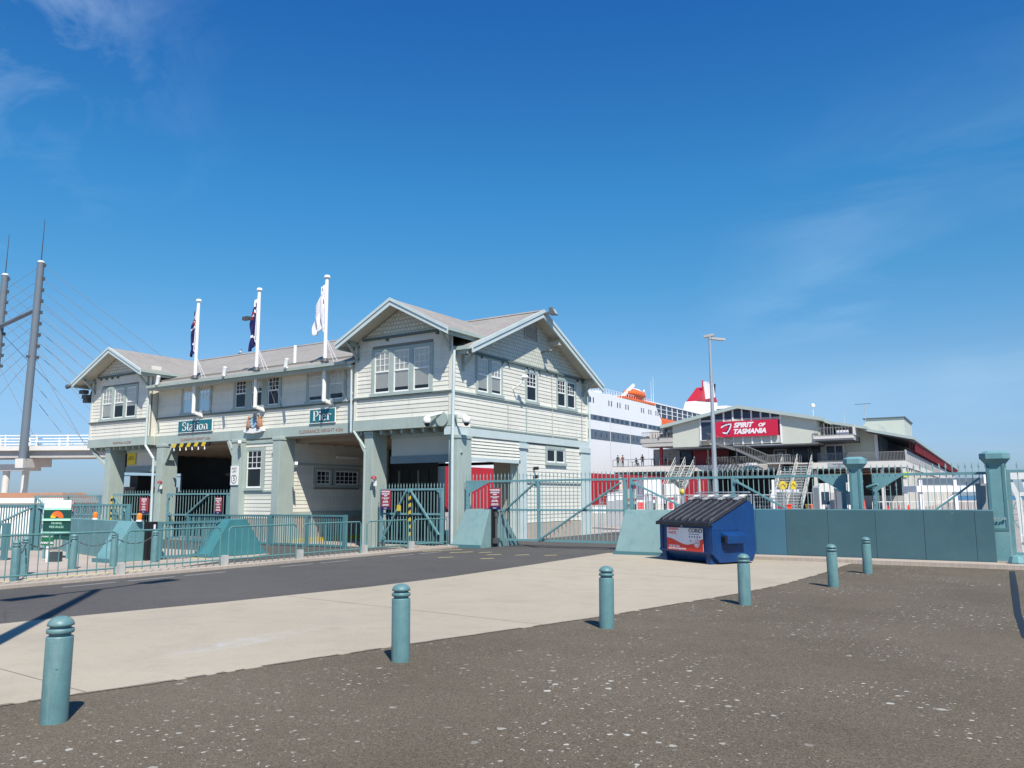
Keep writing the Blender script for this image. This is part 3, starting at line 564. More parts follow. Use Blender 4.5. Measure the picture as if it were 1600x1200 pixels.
# end opening: slatted shutter curtain
for i in range(6):
    mb = MB(); z = 3.20+i*.125; mb.hexa([(XR-.02,24.72,z),(XR+.045,24.72,z),(XR+.045,28.5,z),(XR-.02,28.5,z)], [(XR-.02,24.72,z+.12),(XR+.015,24.72,z+.12),(XR+.015,28.5,z+.12),(XR-.02,28.5,z+.12)]); mb.build('shutter_slat', 'cream', B)
trim('shutter_rail', 'e', XR, 24.72, 28.5, 3.06, 3.2, .06, 'ltrim'); trim('shutter_guide', 'e', XR, 28.42, 28.5, -.1, 3.2, .06, 'ltrim')
# end lower wall
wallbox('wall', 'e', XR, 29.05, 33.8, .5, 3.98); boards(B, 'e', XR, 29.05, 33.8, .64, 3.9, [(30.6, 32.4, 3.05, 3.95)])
mb = MB(); mb.box(XR-.5, 29.06, -.2, XR+.05, 34.75, .62); mb.build('plinth', 'concrete', B)
window('e', XR, 30.62, 32.38, 3.12, 3.90, 2, (0, 0), cols_=1, rows_=1, top_only=True, mull=.1)
trim('wall_moulding', 'e', XR, 29.05, 33.8, 2.28, 2.36, .07, 'trim')
# guard room
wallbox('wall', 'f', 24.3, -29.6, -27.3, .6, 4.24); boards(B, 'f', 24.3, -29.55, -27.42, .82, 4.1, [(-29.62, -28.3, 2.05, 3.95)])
mb = MB(); mb.box(-30.1, 24.27, -.2, -27.2, 24.5, .8); mb.build('plinth', 'concrete', B)
window('f', 24.3, -29.6, -28.35, 2.08, 3.92, 1, (0,), casing=.16); trim('wall_moulding', 'f', 24.3, -29.55, -27.42, 1.96, 2.04, .07, 'trim'); trim('wall_moulding', 'f', 24.3, -29.55, -27.42, 4.1, 4.24, .05, 'trim')
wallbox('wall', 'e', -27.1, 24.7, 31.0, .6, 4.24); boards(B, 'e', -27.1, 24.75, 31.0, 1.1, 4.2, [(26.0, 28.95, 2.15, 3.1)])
mb = MB(); mb.box(-27.35, 24.76, -.2, -27.05, 31.0, .85); mb.build('plinth', 'concrete', B)
mb = MB(); mb.box(-27.34, 24.76, .85, -27.04, 30.9, 1.1); mb.build('skirting', 'trim', B)
mb = MB(); mb.box(-27.03, 24.8, -.2, -26.9, 30.9, -.02); mb.build('yellow_kerb', 'yellow', B)
window('e', -27.1, 26.05, 27.1, 2.22, 3.05, 1, (0,), cols_=3, rows_=3, top_only=True); window('e', -27.1, 27.2, 28.9, 2.22, 3.05, 1, (0,), cols_=5, rows_=3, top_only=True)
trim('wall_moulding', 'e', -27.1, 24.75, 31.0, 3.12, 3.22, .05, 'trim')
mb = MB(); mb.box(-27.02, 27.3, 3.48, -26.94, 28.7, 3.6); mb.build('strip_light', 'white', B)
# inner partitions
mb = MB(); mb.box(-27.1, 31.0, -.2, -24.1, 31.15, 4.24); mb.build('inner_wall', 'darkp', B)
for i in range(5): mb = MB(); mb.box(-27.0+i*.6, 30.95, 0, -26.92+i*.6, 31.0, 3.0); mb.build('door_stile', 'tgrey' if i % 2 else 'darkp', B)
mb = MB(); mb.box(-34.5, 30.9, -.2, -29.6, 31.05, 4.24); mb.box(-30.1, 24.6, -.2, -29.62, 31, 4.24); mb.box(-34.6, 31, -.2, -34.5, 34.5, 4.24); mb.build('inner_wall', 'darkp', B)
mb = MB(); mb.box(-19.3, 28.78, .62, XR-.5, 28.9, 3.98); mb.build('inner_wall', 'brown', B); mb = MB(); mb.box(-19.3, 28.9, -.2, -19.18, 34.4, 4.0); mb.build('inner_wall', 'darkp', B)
mb = MB(); mb.bar((-34.6,27.5,3.9),(-33.2,27.5,2.9),.12); mb.bar((-31.6,27.5,3.9),(-33.2,27.5,2.9),.12); mb.bar((-33.2,27.5,4.2),(-33.2,27.5,2.9),.1); mb.bar((-34.9,27.5,2.9),(-30.1,27.5,2.9),.14); mb.build('roof_truss', 'darkp', B)
mb = MB(); mb.bar((-41.2,33,3.3),(-22,33,3.3),.08); mb.bar((-39.2,33,3.2),(-39.0,33,2.2),.08); mb.bar((-39.0,33,2.2),(-38.2,33,1.9),.08); mb.build('pipe_run', 'dark', B)
mb = MB(); mb.box(-38.3,32,1.0,-36.0,33.4,2.2); mb.build('counter_cabin', 'tgrey', B); mb = MB(); mb.box(-37.9,32.3,2.2,-36.3,33.2,3.1); mb.build('machine_hood', 'dark', B)
mb = MB(); mb.box(-43.0,34.6,-.2,-34.5,34.75,2.05); mb.build('rear_panel', 'darkp', B)
mb = MB(); mb.box(-40.2,34.62,2.06,-39.2,34.74,3.2); mb.box(-37.6,34.62,2.06,-36.5,34.74,4.2); mb.build('rear_frame', 'dark', B)
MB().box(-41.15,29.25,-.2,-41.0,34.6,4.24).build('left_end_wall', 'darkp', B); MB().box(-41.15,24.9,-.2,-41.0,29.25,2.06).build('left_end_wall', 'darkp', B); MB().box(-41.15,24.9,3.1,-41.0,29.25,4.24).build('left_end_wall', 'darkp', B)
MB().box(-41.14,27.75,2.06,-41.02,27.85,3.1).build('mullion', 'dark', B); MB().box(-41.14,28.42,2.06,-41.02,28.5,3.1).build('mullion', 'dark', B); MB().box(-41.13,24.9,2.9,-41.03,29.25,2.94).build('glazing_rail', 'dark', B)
MB().box(-40.9,26.0,2.0,-40.2,27.0,2.92).build('machine_hood', 'dark', B); MB().box(-40.9,25.4,1.9,-40.4,28.6,2.32).build('cabin_top', 'tgrey', B); MB().box(-40.3,25.9,1.2,-40.1,27.4,2.1).build('cabin_window', 'dark', B)
for a_, b_ in (((-24.9,34.0,4.2),(-24.45,34.0,3.45)), ((-23.9,34.0,4.2),(-24.35,34.0,3.45)), ((-24.4,34.0,4.2),(-24.4,34.0,3.45))): MB().bar(a_, b_, .16).build('rear_brace', 'dark', B)
MB().bar((-27,34.0,3.38),(-18.2,34.0,3.38),.14).build('rear_beam', 'dark', B)
MB().box(-20.9,34.0,-.2,-20.6,34.2,4.2).build('rear_post', 'dark', B)
MB().cyl((XR+.05,27.6,4.3),(XR+.05,27.6,5.5),.012,n=6).build('conduit', 'tgrey', B); MB().cyl((XR+.06,31.2,3.98),(XR+.06,31.2,7.1),.014,n=6).build('conduit', 'soffit', B); MB().cyl((XR+.06,34.0,3.98),(XR+.06,34.0,6.6),.014,n=6).build('conduit', 'tgrey', B)
# painted words on the beams
for s, x, sz in (('PEDESTRIAN ACCESS', -38.3, .15), ('CLEARANCE HEIGHT 4.5m', -33.1, .17), ('CLEARANCE HEIGHT 4.5m', -24.9, .20)):
    place('lettering', text_mesh(s, sz, 'fadedred', sx=1.1, depth=.002, bold=.004), B, (x, (YW if x < -36.3 else YM)-.08, 4.46))
# ceiling light discs and cameras on the corner
def dome_camera(x, y, z, s):
    t = thing('dome_camera', s, 'camera', (x, y, z), 'dome cameras on the building corner')
    mb = MB(); mb.rev([(0,.12),(.10,.10),(.15,.02),(.15,-.12),(.13,-.14),(0,-.14)], 14, (x, y)); o = mb.build('housing', 'white', t, (0,0,z), smooth=True)
    mb = MB(); mb.rev([(.10,-.14),(.09,-.2),(.05,-.25),(0,-.26)], 12, (x, y)); mb.build('lens_dome', 'black', t, (0,0,z), smooth=True)
    return t
t = dome_camera(-18.75, 23.55, 4.55, 'white dome camera on the front beam left of the building corner'); mb = MB(); mb.bar((-18.75,23.55,4.66),(-18.2,23.76,4.8),.09); mb.build('arm', 'white', t)
t = dome_camera(-17.25, 23.95, 4.52, 'white dome camera right of the building corner above the end opening'); mb = MB(); mb.bar((-17.25,23.95,4.64),(-17.8,23.9,4.8),.09); mb.build('arm', 'white', t)
mb = MB(); mb.cyl((-18.2,23.78,4.55),(-18.2,23.72,4.55),.26,n=24); tag(mb.build('round_vent', 'trim'), 'round pale disc on the front beam beside the building corner', 'vent')

# ================================================================ fittings of the station building
# name signs
def sign_board(name, label, x0, x1, z0, z1, y, words, size, group=None):
    t = thing(name, label, 'sign', ((x0+x1)/2, y, z0), group)
    mb = MB(); mb.box(x0, y-.04, z0, x1, y, z1); mb.build('panel', 'signteal', t)
    mb = MB(); e = .025
    for a in ((x0-e, z0-e, x1+e, z0), (x0-e, z1, x1+e, z1+e), (x0-e, z0, x0, z1), (x1, z0, x1+e, z1)): mb.box(a[0], y-.045, a[1], a[2], y, a[3])
    mb.build('frame', 'white', t)
    return t
def serif_text(parent, glyphs, x, y, z, h, sx=1., mat='white'):
    """roman lettering drawn as strokes; glyph strokes in a box 1 high"""
    mb = MB()
    def seg(a, b, wd): mb.bar((x+a[0]*h, y, z+a[1]*h), (x+b[0]*h, y, z+b[1]*h), wd*h, .012, side=(Vector((b[0]-a[0], 0, b[1]-a[1])).cross(Vector((0, 1, 0)))))
    def arc(cx, cz, rx, rz, a0, a1, wfn, n=14):
        for i in range(n):
            t0, t1 = R(a0+(a1-a0)*i/n), R(a0+(a1-a0)*(i+1)/n+(1.5 if a1 > a0 else -1.5))
            seg((cx+rx*math.cos(t0), cz+rz*math.sin(t0)), (cx+rx*math.cos(t1), cz+rz*math.sin(t1)), wfn((t0+t1)/2))
    vw = lambda t: .045+.085*abs(math.cos(t)); hw = lambda t: .05+.08*abs(math.sin(t)*math.cos(t))*2
    ox = 0.; S = .115
    def stem(cx, z0, z1, feet=True, top=True):
        seg((cx, z0), (cx, z1), S)
        if feet: seg((cx-.12, z0+.02), (cx+.12, z0+.02), .04)
        if top: seg((cx-.12, z1-.02), (cx+.06, z1-.02), .04)
    for g in glyphs:
        if g == 'S':
            arc(ox+.27, .75, .19, .21, 30, 270, lambda t: .06+.06*abs(math.cos(t))); arc(ox+.27, .27, .22, .24, 90, -150, lambda t: .06+.07*abs(math.cos(t)))
            seg((ox+.44, .72), (ox+.44, .98), .035); seg((ox+.07, .02), (ox+.07, .28), .035); seg((ox+.16, .60), (ox+.40, .44), .13); ox += .60
        elif g == 't':
            seg((ox+.14, .06), (ox+.14, .86), S); seg((ox+.0, .64), (ox+.30, .64), .05); arc(ox+.24, .12, .10, .10, 180, 320, lambda t: .06); ox += .37
        elif g == 'a':
            arc(ox+.20, .50, .14, .15, 150, 0, lambda t: .07); stem(ox+.34, 0.02, .5, False, False); seg((ox+.34, .03), (ox+.46, .05), .05); arc(ox+.20, .17, .14, .17, 20, 340, lambda t: .05+.06*abs(math.cos(t))); ox += .52
        elif g == 'i': stem(ox+.14, 0, .64); mb.cyl((x+(ox+.14)*h, y-.006, z+.86*h), (x+(ox+.14)*h, y+.006, z+.86*h), .08*h, n=10); ox += .31
        elif g == 'o': arc(ox+.26, .32, .20, .30, 0, 360, vw, 20); ox += .56
        elif g == 'n': stem(ox+.14, 0, .64); stem(ox+.46, 0, .42, True, False); arc(ox+.30, .42, .16, .20, 180, 0, lambda t: .05+.06*abs(math.cos(t))); ox += .64
        elif g == 'P': seg((ox+.16, 0), (ox+.16, 1), .13); seg((ox+.02, .02), (ox+.32, .02), .04); seg((ox+.02, .98), (ox+.36, .98), .04); seg((ox+.16, .46), (ox+.36, .46), .045); arc(ox+.34, .72, .20, .26, 90, -90, vw); ox += .64
        elif g == 'e': arc(ox+.24, .32, .19, .30, 20, 320, vw, 18); seg((ox+.07, .38), (ox+.42, .38), .05); ox += .52
        elif g == 'r': stem(ox+.14, 0, .64); arc(ox+.30, .46, .14, .17, 170, 40, lambda t: .07); mb.cyl((x+(ox+.40)*h, y-.006, z+.56*h), (x+(ox+.40)*h, y+.006, z+.56*h), .07*h, n=8); ox += .46
    mb.v = [(x+(p[0]-x)*sx, p[1], p[2]) for p in mb.v]
    return mb.build('lettering', mat, parent)
t = sign_board('name_sign', 'teal board with white letters reading Station on the long front wall', -34.36, -31.86, 4.80, 5.34, 24.2, None, 0); serif_text(t, 'Station', -34.05, 24.145, 4.87, .42, 1.38)
t = sign_board('name_sign', 'teal board with white letters reading Pier on the long front wall', -25.5, -24.05, 4.80, 5.36, 24.2, None, 0); serif_text(t, 'Pier', -25.32, 24.145, 4.88, .42, 1.32)
# coat of arms
t = thing('coat_of_arms', 'painted relief coat of arms with blue shield below the middle flagpole', 'coat of arms', (-28.95, 24.2, 4.62))
mb = MB(); mb.prism([(-29.6,4.62),(-29.4,4.56),(-28.95,4.52),(-28.5,4.56),(-28.3,4.62),(-28.38,4.80),(-28.95,4.74),(-29.52,4.80)], 'y', 24.08, 24.24); mb.build('plinth_mound', 'white', t, bevel=.02)
mb = MB(); mb.prism([(-29.13,5.12),(-28.77,5.12),(-28.77,4.9),(-28.85,4.78),(-28.95,4.74),(-29.05,4.78),(-29.13,4.9)], 'y', 24.07, 24.24); sh = mb.build('shield', 'paleblue', t, bevel=.015)
mb = MB()
for dx, dz in ((0, .1), (0, -.1), (.09, 0), (-.09, 0), (0, 0)): mb.cyl((-28.95+dx,24.06,4.95+dz),(-28.95+dx,24.075,4.95+dz),.03,n=6)
mb.build('star', 'white', sh)
for s, c_ in ((-1, 'brown'), (1, 'brown')):
    mb = MB(); mb.rev([(0,.60),(.07,.58),(.08,.5),(.06,.46),(.11,.38),(.12,.2),(.14,0),(0,0)], 10, (-28.95+s*.34, 24.16)); f = mb.build('supporter', 'brownroof', t, (0,0,4.72), smooth=True)
    mb = MB(); mb.bar((-28.95+s*.3,24.12,5.05),(-28.95+s*.17,24.1,5.12),.05); mb.build('arm', 'soffit', f if False else t)
mb = MB(); mb.cyl((-28.95,24.13,5.12),(-28.95,24.13,5.26),.09,.05,10); mb.build('helmet', 'paleblue', t); mb = MB(); mb.bar((-29.03,24.12,5.28),(-28.87,24.12,5.34),.08); mb.bar((-28.95,24.12,5.3),(-28.93,24.12,5.44),.06); mb.build('crest', 'tgrey', t)
for dx, dz in ((-.25, .62), (.27, .70), (-.12, .66)):
    mb = MB(); mb.rev([(0,.05),(.05,0),(0,-.05)], 8, (-28.95+dx, 24.12)); mb.build('flower', 'teal_l', t, (0,0,4.6+dz))
# flagpoles and flags
def flag_mesh(px, z0, z1, wd, seed):
    rnd = random.Random(seed); mb = MB(); nz, nx = 18, 7
    for i in range(nz+1):
        z = z1+(z0-z1)*i/nz; spread = wd*(.25+.75*math.sin(min(1, i/nz*1.15)*math.pi*.62))
        for j in range(nx+1):
            u = j/nx; mb.v.append((px-.09-u*spread+.04*math.sin(i*.7+j), 23.78+.10*math.sin(j*2.1+i*.35+seed)*u**.5, z-.35*u*(1 if i else .4)-.06*math.sin(j*1.7)))
    for i in range(nz):
        for j in range(nx):
            a = i*(nx+1)+j; mb.f.append([a, a+1, a+nx+2, a+nx+1])
            mb.m.append(0)
    return mb, nx, nz
def flagpole(px, zt, label, lab_flag, kind, fz0, fz1, wd, seed):
    t = thing('flagpole', label, 'flagpole', (px, 23.78, 5.4), 'white flagpoles on the station front')
    mb = MB(); mb.cyl((px,23.78,5.62),(px,23.78,zt),.085,.068,14); mb.build('pole', 'white', t, smooth=False)
    mb = MB(); mb.rev([(0,.09),(.10,.07),(.13,.02),(.13,-.03),(.08,-.04)], 14, (px, 23.78)); mb.build('cap', 'white', t, (0,0,zt+.02))
    mb = MB(); mb.rev([(.105,.12),(.16,0),(.2,-.04),(.105,-.05)], 14, (px, 23.78)); mb.build('roof_collar', 'tdark', t, (0,0,7.28))
    mb = MB(); mb.bar((px,23.78,5.66),(px+.02,24.25,5.56),.14); mb.box(px-.10,24.16,5.48,px+.12,24.25,5.78); mb.build('foot_bracket', 'white', t)
    for dx in (-.22, -.35): mb = MB(); mb.cyl((px-.02,23.72,zt-.05),(px+dx*.3,23.7,8.6),.010,n=5); mb.cyl((px+dx*.3,23.7,8.6),(px-dx*4,24.2,5.6),.010,n=5); mb.build('halyard', 'flagwhite', t)
    mb = MB(); mb.cyl((px-.2,23.78,8.6),(px+.05,23.78,8.62),.03,n=6); mb.build('cleat', 'white', t)
    fb, nx, nz = flag_mesh(px, fz0, fz1, wd, seed)
    for k in range(len(fb.f)):
        i, j = divmod(k, nx)
        if kind == 'ensign': fb.m[k] = 2 if (i < 6 and (i+2*j) % 5 == 0) else (1 if (i < 7 and (i+j) % 3 == 0) or (i > 8 and (3*i+2*j) % 11 == 0) else 0)
        else: fb.m[k] = 1 if (i in (5, 6) and j == 1) else 0
    f = fb.build('flag', ['navy', 'flagwhite', 'redsign'] if kind == 'ensign' else ['flagwhite', 'redsign'], loc=(0,0,0), smooth=True)
    so_ = f.modifiers.new('solid', 'SOLIDIFY'); so_.thickness = .01
    tag(f, lab_flag, 'flag')
flagpole(-32.75, 10.95, 'leftmost white flagpole above the Station sign', 'furled navy flag hanging from the leftmost flagpole', 'ensign', 8.6, 10.6, .34, 1)
flagpole(-28.50, 10.88, 'middle white flagpole above the coat of arms', 'furled navy flag hanging from the middle flagpole', 'ensign', 8.45, 10.55, .46, 2)
flagpole(-24.32, 10.83, 'rightmost white flagpole above the Pier sign beside the gabled wing', 'white flag hanging from the rightmost flagpole', 'plain', 8.7, 10.55, .62, 3)
t = thing('floodlight', 'small dark floodlight fixed beside the middle flag', 'floodlight', (-28.9, 23.78, 9.75)); mb = MB(); mb.box(-29.5,23.7,9.62,-29.15,23.9,9.78); mb.build('lamp_head', 'tdark', t); mb = MB(); mb.bar((-29.15,23.78,9.7),(-28.5,23.78,9.7),.04); mb.build('arm', 'tdark', t)
# roof lamps and vent pipes
def strip_lamp(x, label):
    t = thing('eave_lamp', label, 'lamp', (x, 23.5, 7.2), 'white lamps on the eaves'); mb = MB(); mb.bar((x,23.5,7.13),(x+.55,23.15,7.08),.09,.06); mb.build('tube', 'white', t)
    mb = MB(); mb.cyl((x-.05,23.6,7.2),(x+.08,23.55,7.55),.09,n=10); mb.build('bracket', 'white', t)
strip_lamp(-35.3, 'small white lamp on the eave beside the left gable'); strip_lamp(-30.4, 'small white lamp on the eave between left and middle flagpoles'); strip_lamp(-26.4, 'small white lamp on the eave between middle and right flagpoles')
mb = MB(); mb.cyl((-27.0,24.6,7.5),(-27.0,24.6,8.35),.07,n=12); tag(mb.build('vent_pipe', 'white'), 'short white vent pipe standing on the long roof right of the middle flagpole', 'pipe')
# bird and ridge pigeons
def bird(x, y, z, label):
    t = thing('gull', label, 'bird', (x, y, z), 'birds on the ridge'); mb = MB(); mb.rev([(0,.20),(.05,.17),(.08,.1),(.07,.04),(.0,0)], 10, (x, y)); mb.build('body', 'tgrey', t, (0,0,z), smooth=True)
    mb = MB(); mb.rev([(0,.06),(.035,.03),(.03,-.02),(0,-.04)], 8, (x+.05, y)); h_ = mb.build('head', 'tdark', t, (0,0,z+.23), smooth=True); mb = MB(); mb.cyl((x+.07,y,z+.23),(x+.13,y,z+.22),.012,.002,6); mb.build('beak', 'amber', t)
    mb = MB(); mb.bar((x-.03,y,z+.08),(x-.17,y,z+.03),.06,.02); mb.build('tail', 'tdark', t)
bird(-36.6, 29.4, 9.62, 'dark bird perched on the long ridge left of the middle flagpole')
# floodlight at the end gable
t = thing('floodlight', 'black square floodlight at the tip of the end gable', 'floodlight', (-17.0, 29.5, 9.5))
mb = MB(); mb.hexa([(-16.95,29.5,9.42),(-16.7,29.57,9.40),(-16.7,29.88,9.40),(-16.95,29.81,9.42)], [(-16.95,29.5,9.72),(-16.84,29.57,9.72),(-16.84,29.88,9.72),(-16.95,29.81,9.72)]); mb.build('lamp_head', 'tdark', t)
mb = MB(); mb.add([(-16.69,29.61,9.44),(-16.69,29.84,9.44),(-16.82,29.84,9.69),(-16.82,29.61,9.69)], [(0,1,2,3)]); mb.build('lens', 'hoard', t); mb = MB(); mb.bar((-17.15,29.4,9.45),(-16.93,29.6,9.5),.08); mb.build('bracket', 'tdark', t)
t = thing('floodlight', 'cluster of dark floodlights on the left corner of the left gabled wing', 'floodlight', (-41.5, 23.8, 7.2))
for dz, dy, dx in ((-.1, 0, 0), (.15, -.1, -.1), (-.3, .1, -.05)): mb = MB(); mb.box(-41.85+dx,23.6+dy,7.0+dz,-41.45+dx,23.9+dy,7.2+dz); mb.build('lamp_head', 'tdark', t)
mb = MB(); mb.bar((-41.5,23.86,6.9),(-41.3,23.86,7.3),.1); mb.build('bracket', 'tdark', t)
t = thing('loudspeaker', 'dark horn speaker at the left tip of the left gable', 'speaker', (-41.9, 23.1, 7.6)); mb = MB(); mb.cyl((-41.9,23.15,7.55),(-42.25,23.0,7.5),.05,.13,10); mb.build('horn', 'tdark', t); mb = MB(); mb.bar((-41.85,23.2,7.62),(-42.2,23.2,7.72),.04); mb.build('arm', 'tdark', t)
# wall lamp on the end wall
t = thing('wall_lamp', 'round white lamp on a curved arm on the end wall between the windows', 'lamp', (-17.8, 28.1, 6.3)); mb = MB(); mb.cyl((-17.82,28.0,6.1),(-17.5,28.0,6.25),.03,n=8); mb.cyl((-17.5,28.0,6.25),(-17.35,28.05,6.5),.03,n=8); mb.build('arm', 'white', t)
mb = MB(); mb.rev([(0,.12),(.12,.08),(.16,0),(.13,-.05),(0,-.06)], 14, (-17.3, 28.1)); mb.build('shade', 'white', t, (0,0,6.55))
t = thing('wall_lamp', 'small round lamp with black bracket on the shingled end gable', 'lamp', (-17.8, 30.3, 7.9)); mb = MB(); mb.bar((-17.83,30.3,7.95),(-17.4,30.3,8.02),.05); mb.build('arm', 'tdark', t); mb = MB(); mb.rev([(0,.06),(.08,.04),(.12,-.05),(0,-.05)], 12, (-17.35, 30.3)); mb.build('shade', 'tdark', t, (0,0,8.02))
# wall camera on guard room side, camera on left of room
for x, y, z, dx, lb in ((-26.45, 24.3, 3.05, .35, 'white bullet cameras stacked on the column right of the guard room'), (-29.6, 23.9, 4.05, .35, 'white lamp box above the guard room left column')):
    t = thing('bullet_camera', lb, 'camera', (x, y, z)); mb = MB(); mb.bar((x,y,z),(x+dx,y-.25,z+.1),.12,.12); mb.build('housing', 'white', t); mb = MB(); mb.bar((x,y,z-.25),(x+.02,y,z+.02),.06); mb.build('arm', 'tgrey', t)
# no-through signs on the guard room column
t = thing('speed_sign', 'white column sign with a number 5 in a ring', 'sign', (-29.95, 23.93, 2.4)); mb = MB(); mb.box(-30.12,23.93,2.28,-29.62,23.965,3.12); mb.build('panel', 'white', t)
mb = MB()
for i in range(20): a0, a1 = 2*math.pi*i/20, 2*math.pi*(i+1)/20; mb.bar((-29.87+.18*math.cos(a0),23.925,2.55+.18*math.sin(a0)), (-29.87+.18*math.cos(a1),23.925,2.55+.18*math.sin(a1)), .03, .006, side=(0,1,0))
mb.build('ring', 'tdark', t); place('lettering', text_mesh('5', .3, 'tdark', depth=.002), t, (-29.87, 23.925, 2.55)); place('lettering', text_mesh('PORT\nLIMIT', .13, 'tdark', depth=.002), t, (-29.87, 23.925, 2.93))
t = thing('notice', 'yellow notice on the shutter of the left drive-through bay', 'notice', (-38.6, 24.5, 3.4)); mb = MB(); mb.box(-38.95,24.55,3.40,-38.25,24.58,4.0); mb.build('panel', 'yellow', t); place('lettering', text_mesh('NOTICE\nENTRY 4.5m', .1, 'tdark', depth=.002), t, (-38.6, 24.545, 3.74))
# black and yellow clearance bar
t = thing('clearance_bar', 'black and yellow striped height bar hanging over the second drive-through', 'barrier', (-33, 23.9, 4.1))
for i in range(10):
    x = -34.35+i*.27; mb = MB(); mb.hexa([(x,23.86,4.08),(x+.27,23.86,4.08),(x+.27,23.92,4.08),(x,23.92,4.08)], [(x+.1,23.86,4.26),(x+.37,23.86,4.26),(x+.37,23.92,4.26),(x+.1,23.92,4.26)]); mb.build('stripe', 'yellow' if i % 2 == 0 else 'black', t)
for i in range(6): mb = MB(); x = -34.2+i*.45; mb.cyl((x,23.89,4.08),(x,23.89,3.92),.03,n=6); mb.build('chain_link', 'white', t)
for x, lb in ((-35.15, 'small red bell on the second column from the left'), (-21.62, 'small red bell on the column left of the striped-post gate')):
    t = thing('alarm_bell', lb, 'bell', (x, 23.9, 2.4)); mb = MB(); mb.rev([(0,.1),(.09,.06),(.12,-.03),(0,-.05)], 12, (x+.05, 23.84)); mb.build('bell', 'redsign', t, (0,0,2.45)); mb = MB(); mb.box(x+.02,23.86,2.15,x+.12,23.94,2.4); mb.build('bracket', 'white', t)
# two bullet lamps on the end wall, small boxes
for z in (2.55, 2.9): mb = MB(); mb.cyl((-17.8,29.6,z),(-17.6,29.6,z),.07,n=10); tag(mb.build('wall_sensor', 'black'), 'small black round sensor on the end wall, ' + ('lower' if z < 2.7 else 'upper') + ' of the pair', 'sensor', 'pair of round sensors on the end wall')
# ================================================================ the gates
def picket_mesh(h, wd=.018, tip=.28):
    mb = MB(); mb.box(-wd/2, -wd/2, 0, wd/2, wd/2, h-tip*.55); c = wd*1.5
    z = h-tip*.6; mb.add([(-wd/2,0,z),(0,-wd/2,z),(wd/2,0,z),(0,wd/2,z),(-c,0,z+tip*.2),(0,-wd*.4,z+tip*.2),(c,0,z+tip*.2),(0,wd*.4,z+tip*.2),(0,0,h)], [(0,1,5,4),(1,2,6,5),(2,3,7,6),(3,0,4,7),(4,5,8),(5,6,8),(6,7,8),(7,4,8)])
    return mb
def gate(label, x0, x1, y, z0, zr, ztop, mids=(), posts=(), diags=(), spacing=.15, group=None, mat='teal_l', face='f', gus=(), fr=.09, name='iron_gate'):
    """steel picket gate: pickets with spear tips, rails, posts, diagonals, gusset plates"""
    org = (x0, y, 0) if face == 'f' else (y, x0, 0); rz = 0 if face == 'f' else R(90)
    t = thing(name, label, 'gate', org, group, rz, world=False); L_ = x1-x0
    n = max(2, int(L_/spacing)); pm = picket_mesh(ztop-z0-.05).mesh('picket', 'picketp')
    for i in range(n+1): place('picket', pm, t, (L_*i/n, 0, z0+.05))
    for z in (z0, zr)+tuple(mids): mb = MB(); mb.box(0, -.035, z-.035, L_, .035, z+.035); mb.build('rail', mat, t)
    for p in posts: mb = MB(); mb.box(p-fr/2-x0, -.05, z0-.04, p+fr/2-x0, .05, zr+.04); mb.build('stile', mat, t)
    for (a, za, b, zb_) in diags: mb = MB(); mb.bar((a-x0,-.07,za),(b-x0,-.07,zb_),.085,.05); mb.cyl((a-x0,-.1,za),(a-x0,-.03,za),.07,n=8); mb.build('diagonal_brace', mat, t)
    for (a, z, s, w_, h_) in gus:
        mb = MB(); mb.prism([(a-x0, z), (a-x0+s*w_, z), (a-x0+s*w_, z-.06), (a-x0+s*.12, z-h_*.45), (a-x0+s*.10, z-h_), (a-x0, z-h_)], 'y', -.055, -.04); g_ = mb.build('gusset_plate', mat, t)
        mb = MB()
        for k in range(6): mb.cyl((a-x0+s*.04,-.065,z-.06-k*h_/6.5),(a-x0+s*.04,-.05,z-.06-k*h_/6.5),.014,n=6)
        for k in range(1, 5): mb.cyl((a-x0+s*w_*k/5,-.065,z-.035),(a-x0+s*w_*k/5,-.05,z-.035),.014,n=6)
        g2 = mb.build('rivets', 'teal', g_); g2['kind'] = 'stuff'
    return t
gate('long spiked steel gate across the road between the station corner and the dumpster', -17.42, -11.05, 24.2, .24, 2.26, 2.55, (1.26,), (-17.36, -14.38, -11.14), ((-15.75,1.22,-14.48,2.18), (-14.25,.3,-11.25,2.16)), gus=((-17.4,2.28,1,1.0,1.02),))
gate('long spiked steel gate behind the blue dumpster and the teal wall', -10.98, -4.42, 24.2, .24, 2.26, 2.55, (1.2,), (-10.92, -7.62, -4.5), ((-10.8,2.12,-8.4,1.0), (-7.5,2.14,-5.6,1.05)), gus=((-4.46,2.28,-1,.75,1.0),))
gate('spiked steel gate between the two tall square gate pillars', -3.78, -1.06, 24.2, .24, 2.26, 2.55, (1.0,), (-3.72,), ((-2.42,1.2,-1.2,2.14),), gus=((-3.76,2.28,1,.75,1.0),))
gate('short spiked fence running right from the rightmost gate pillar', -.62, 1.1, 24.4, .24, 2.30, 2.55, (), (-.58,), (), spacing=.24, name='iron_fence')
gate('spiked gate with black and yellow striped post in the right wing bay', -21.35, -18.3, 24.0, .06, 2.0, 2.25, (1.09,), (-21.3, -19.9, -18.36), ((-21.1,.2,-20.0,1.95), (-19.8,1.95,-18.45,.35)), spacing=.14, gus=((-21.32,2.02,1,.3,.35),(-18.34,2.02,-1,.3,.35)))
gate('spiked gate closing the leftmost drive-through bay', -39.1, -35.6, 24.0, -.1, 1.9, 2.12, (.95,), (-39.0, -35.7), ((-38.9,1.8,-37.2,.6),), spacing=.2, gus=((-35.66,1.92,-1,.4,.4),))
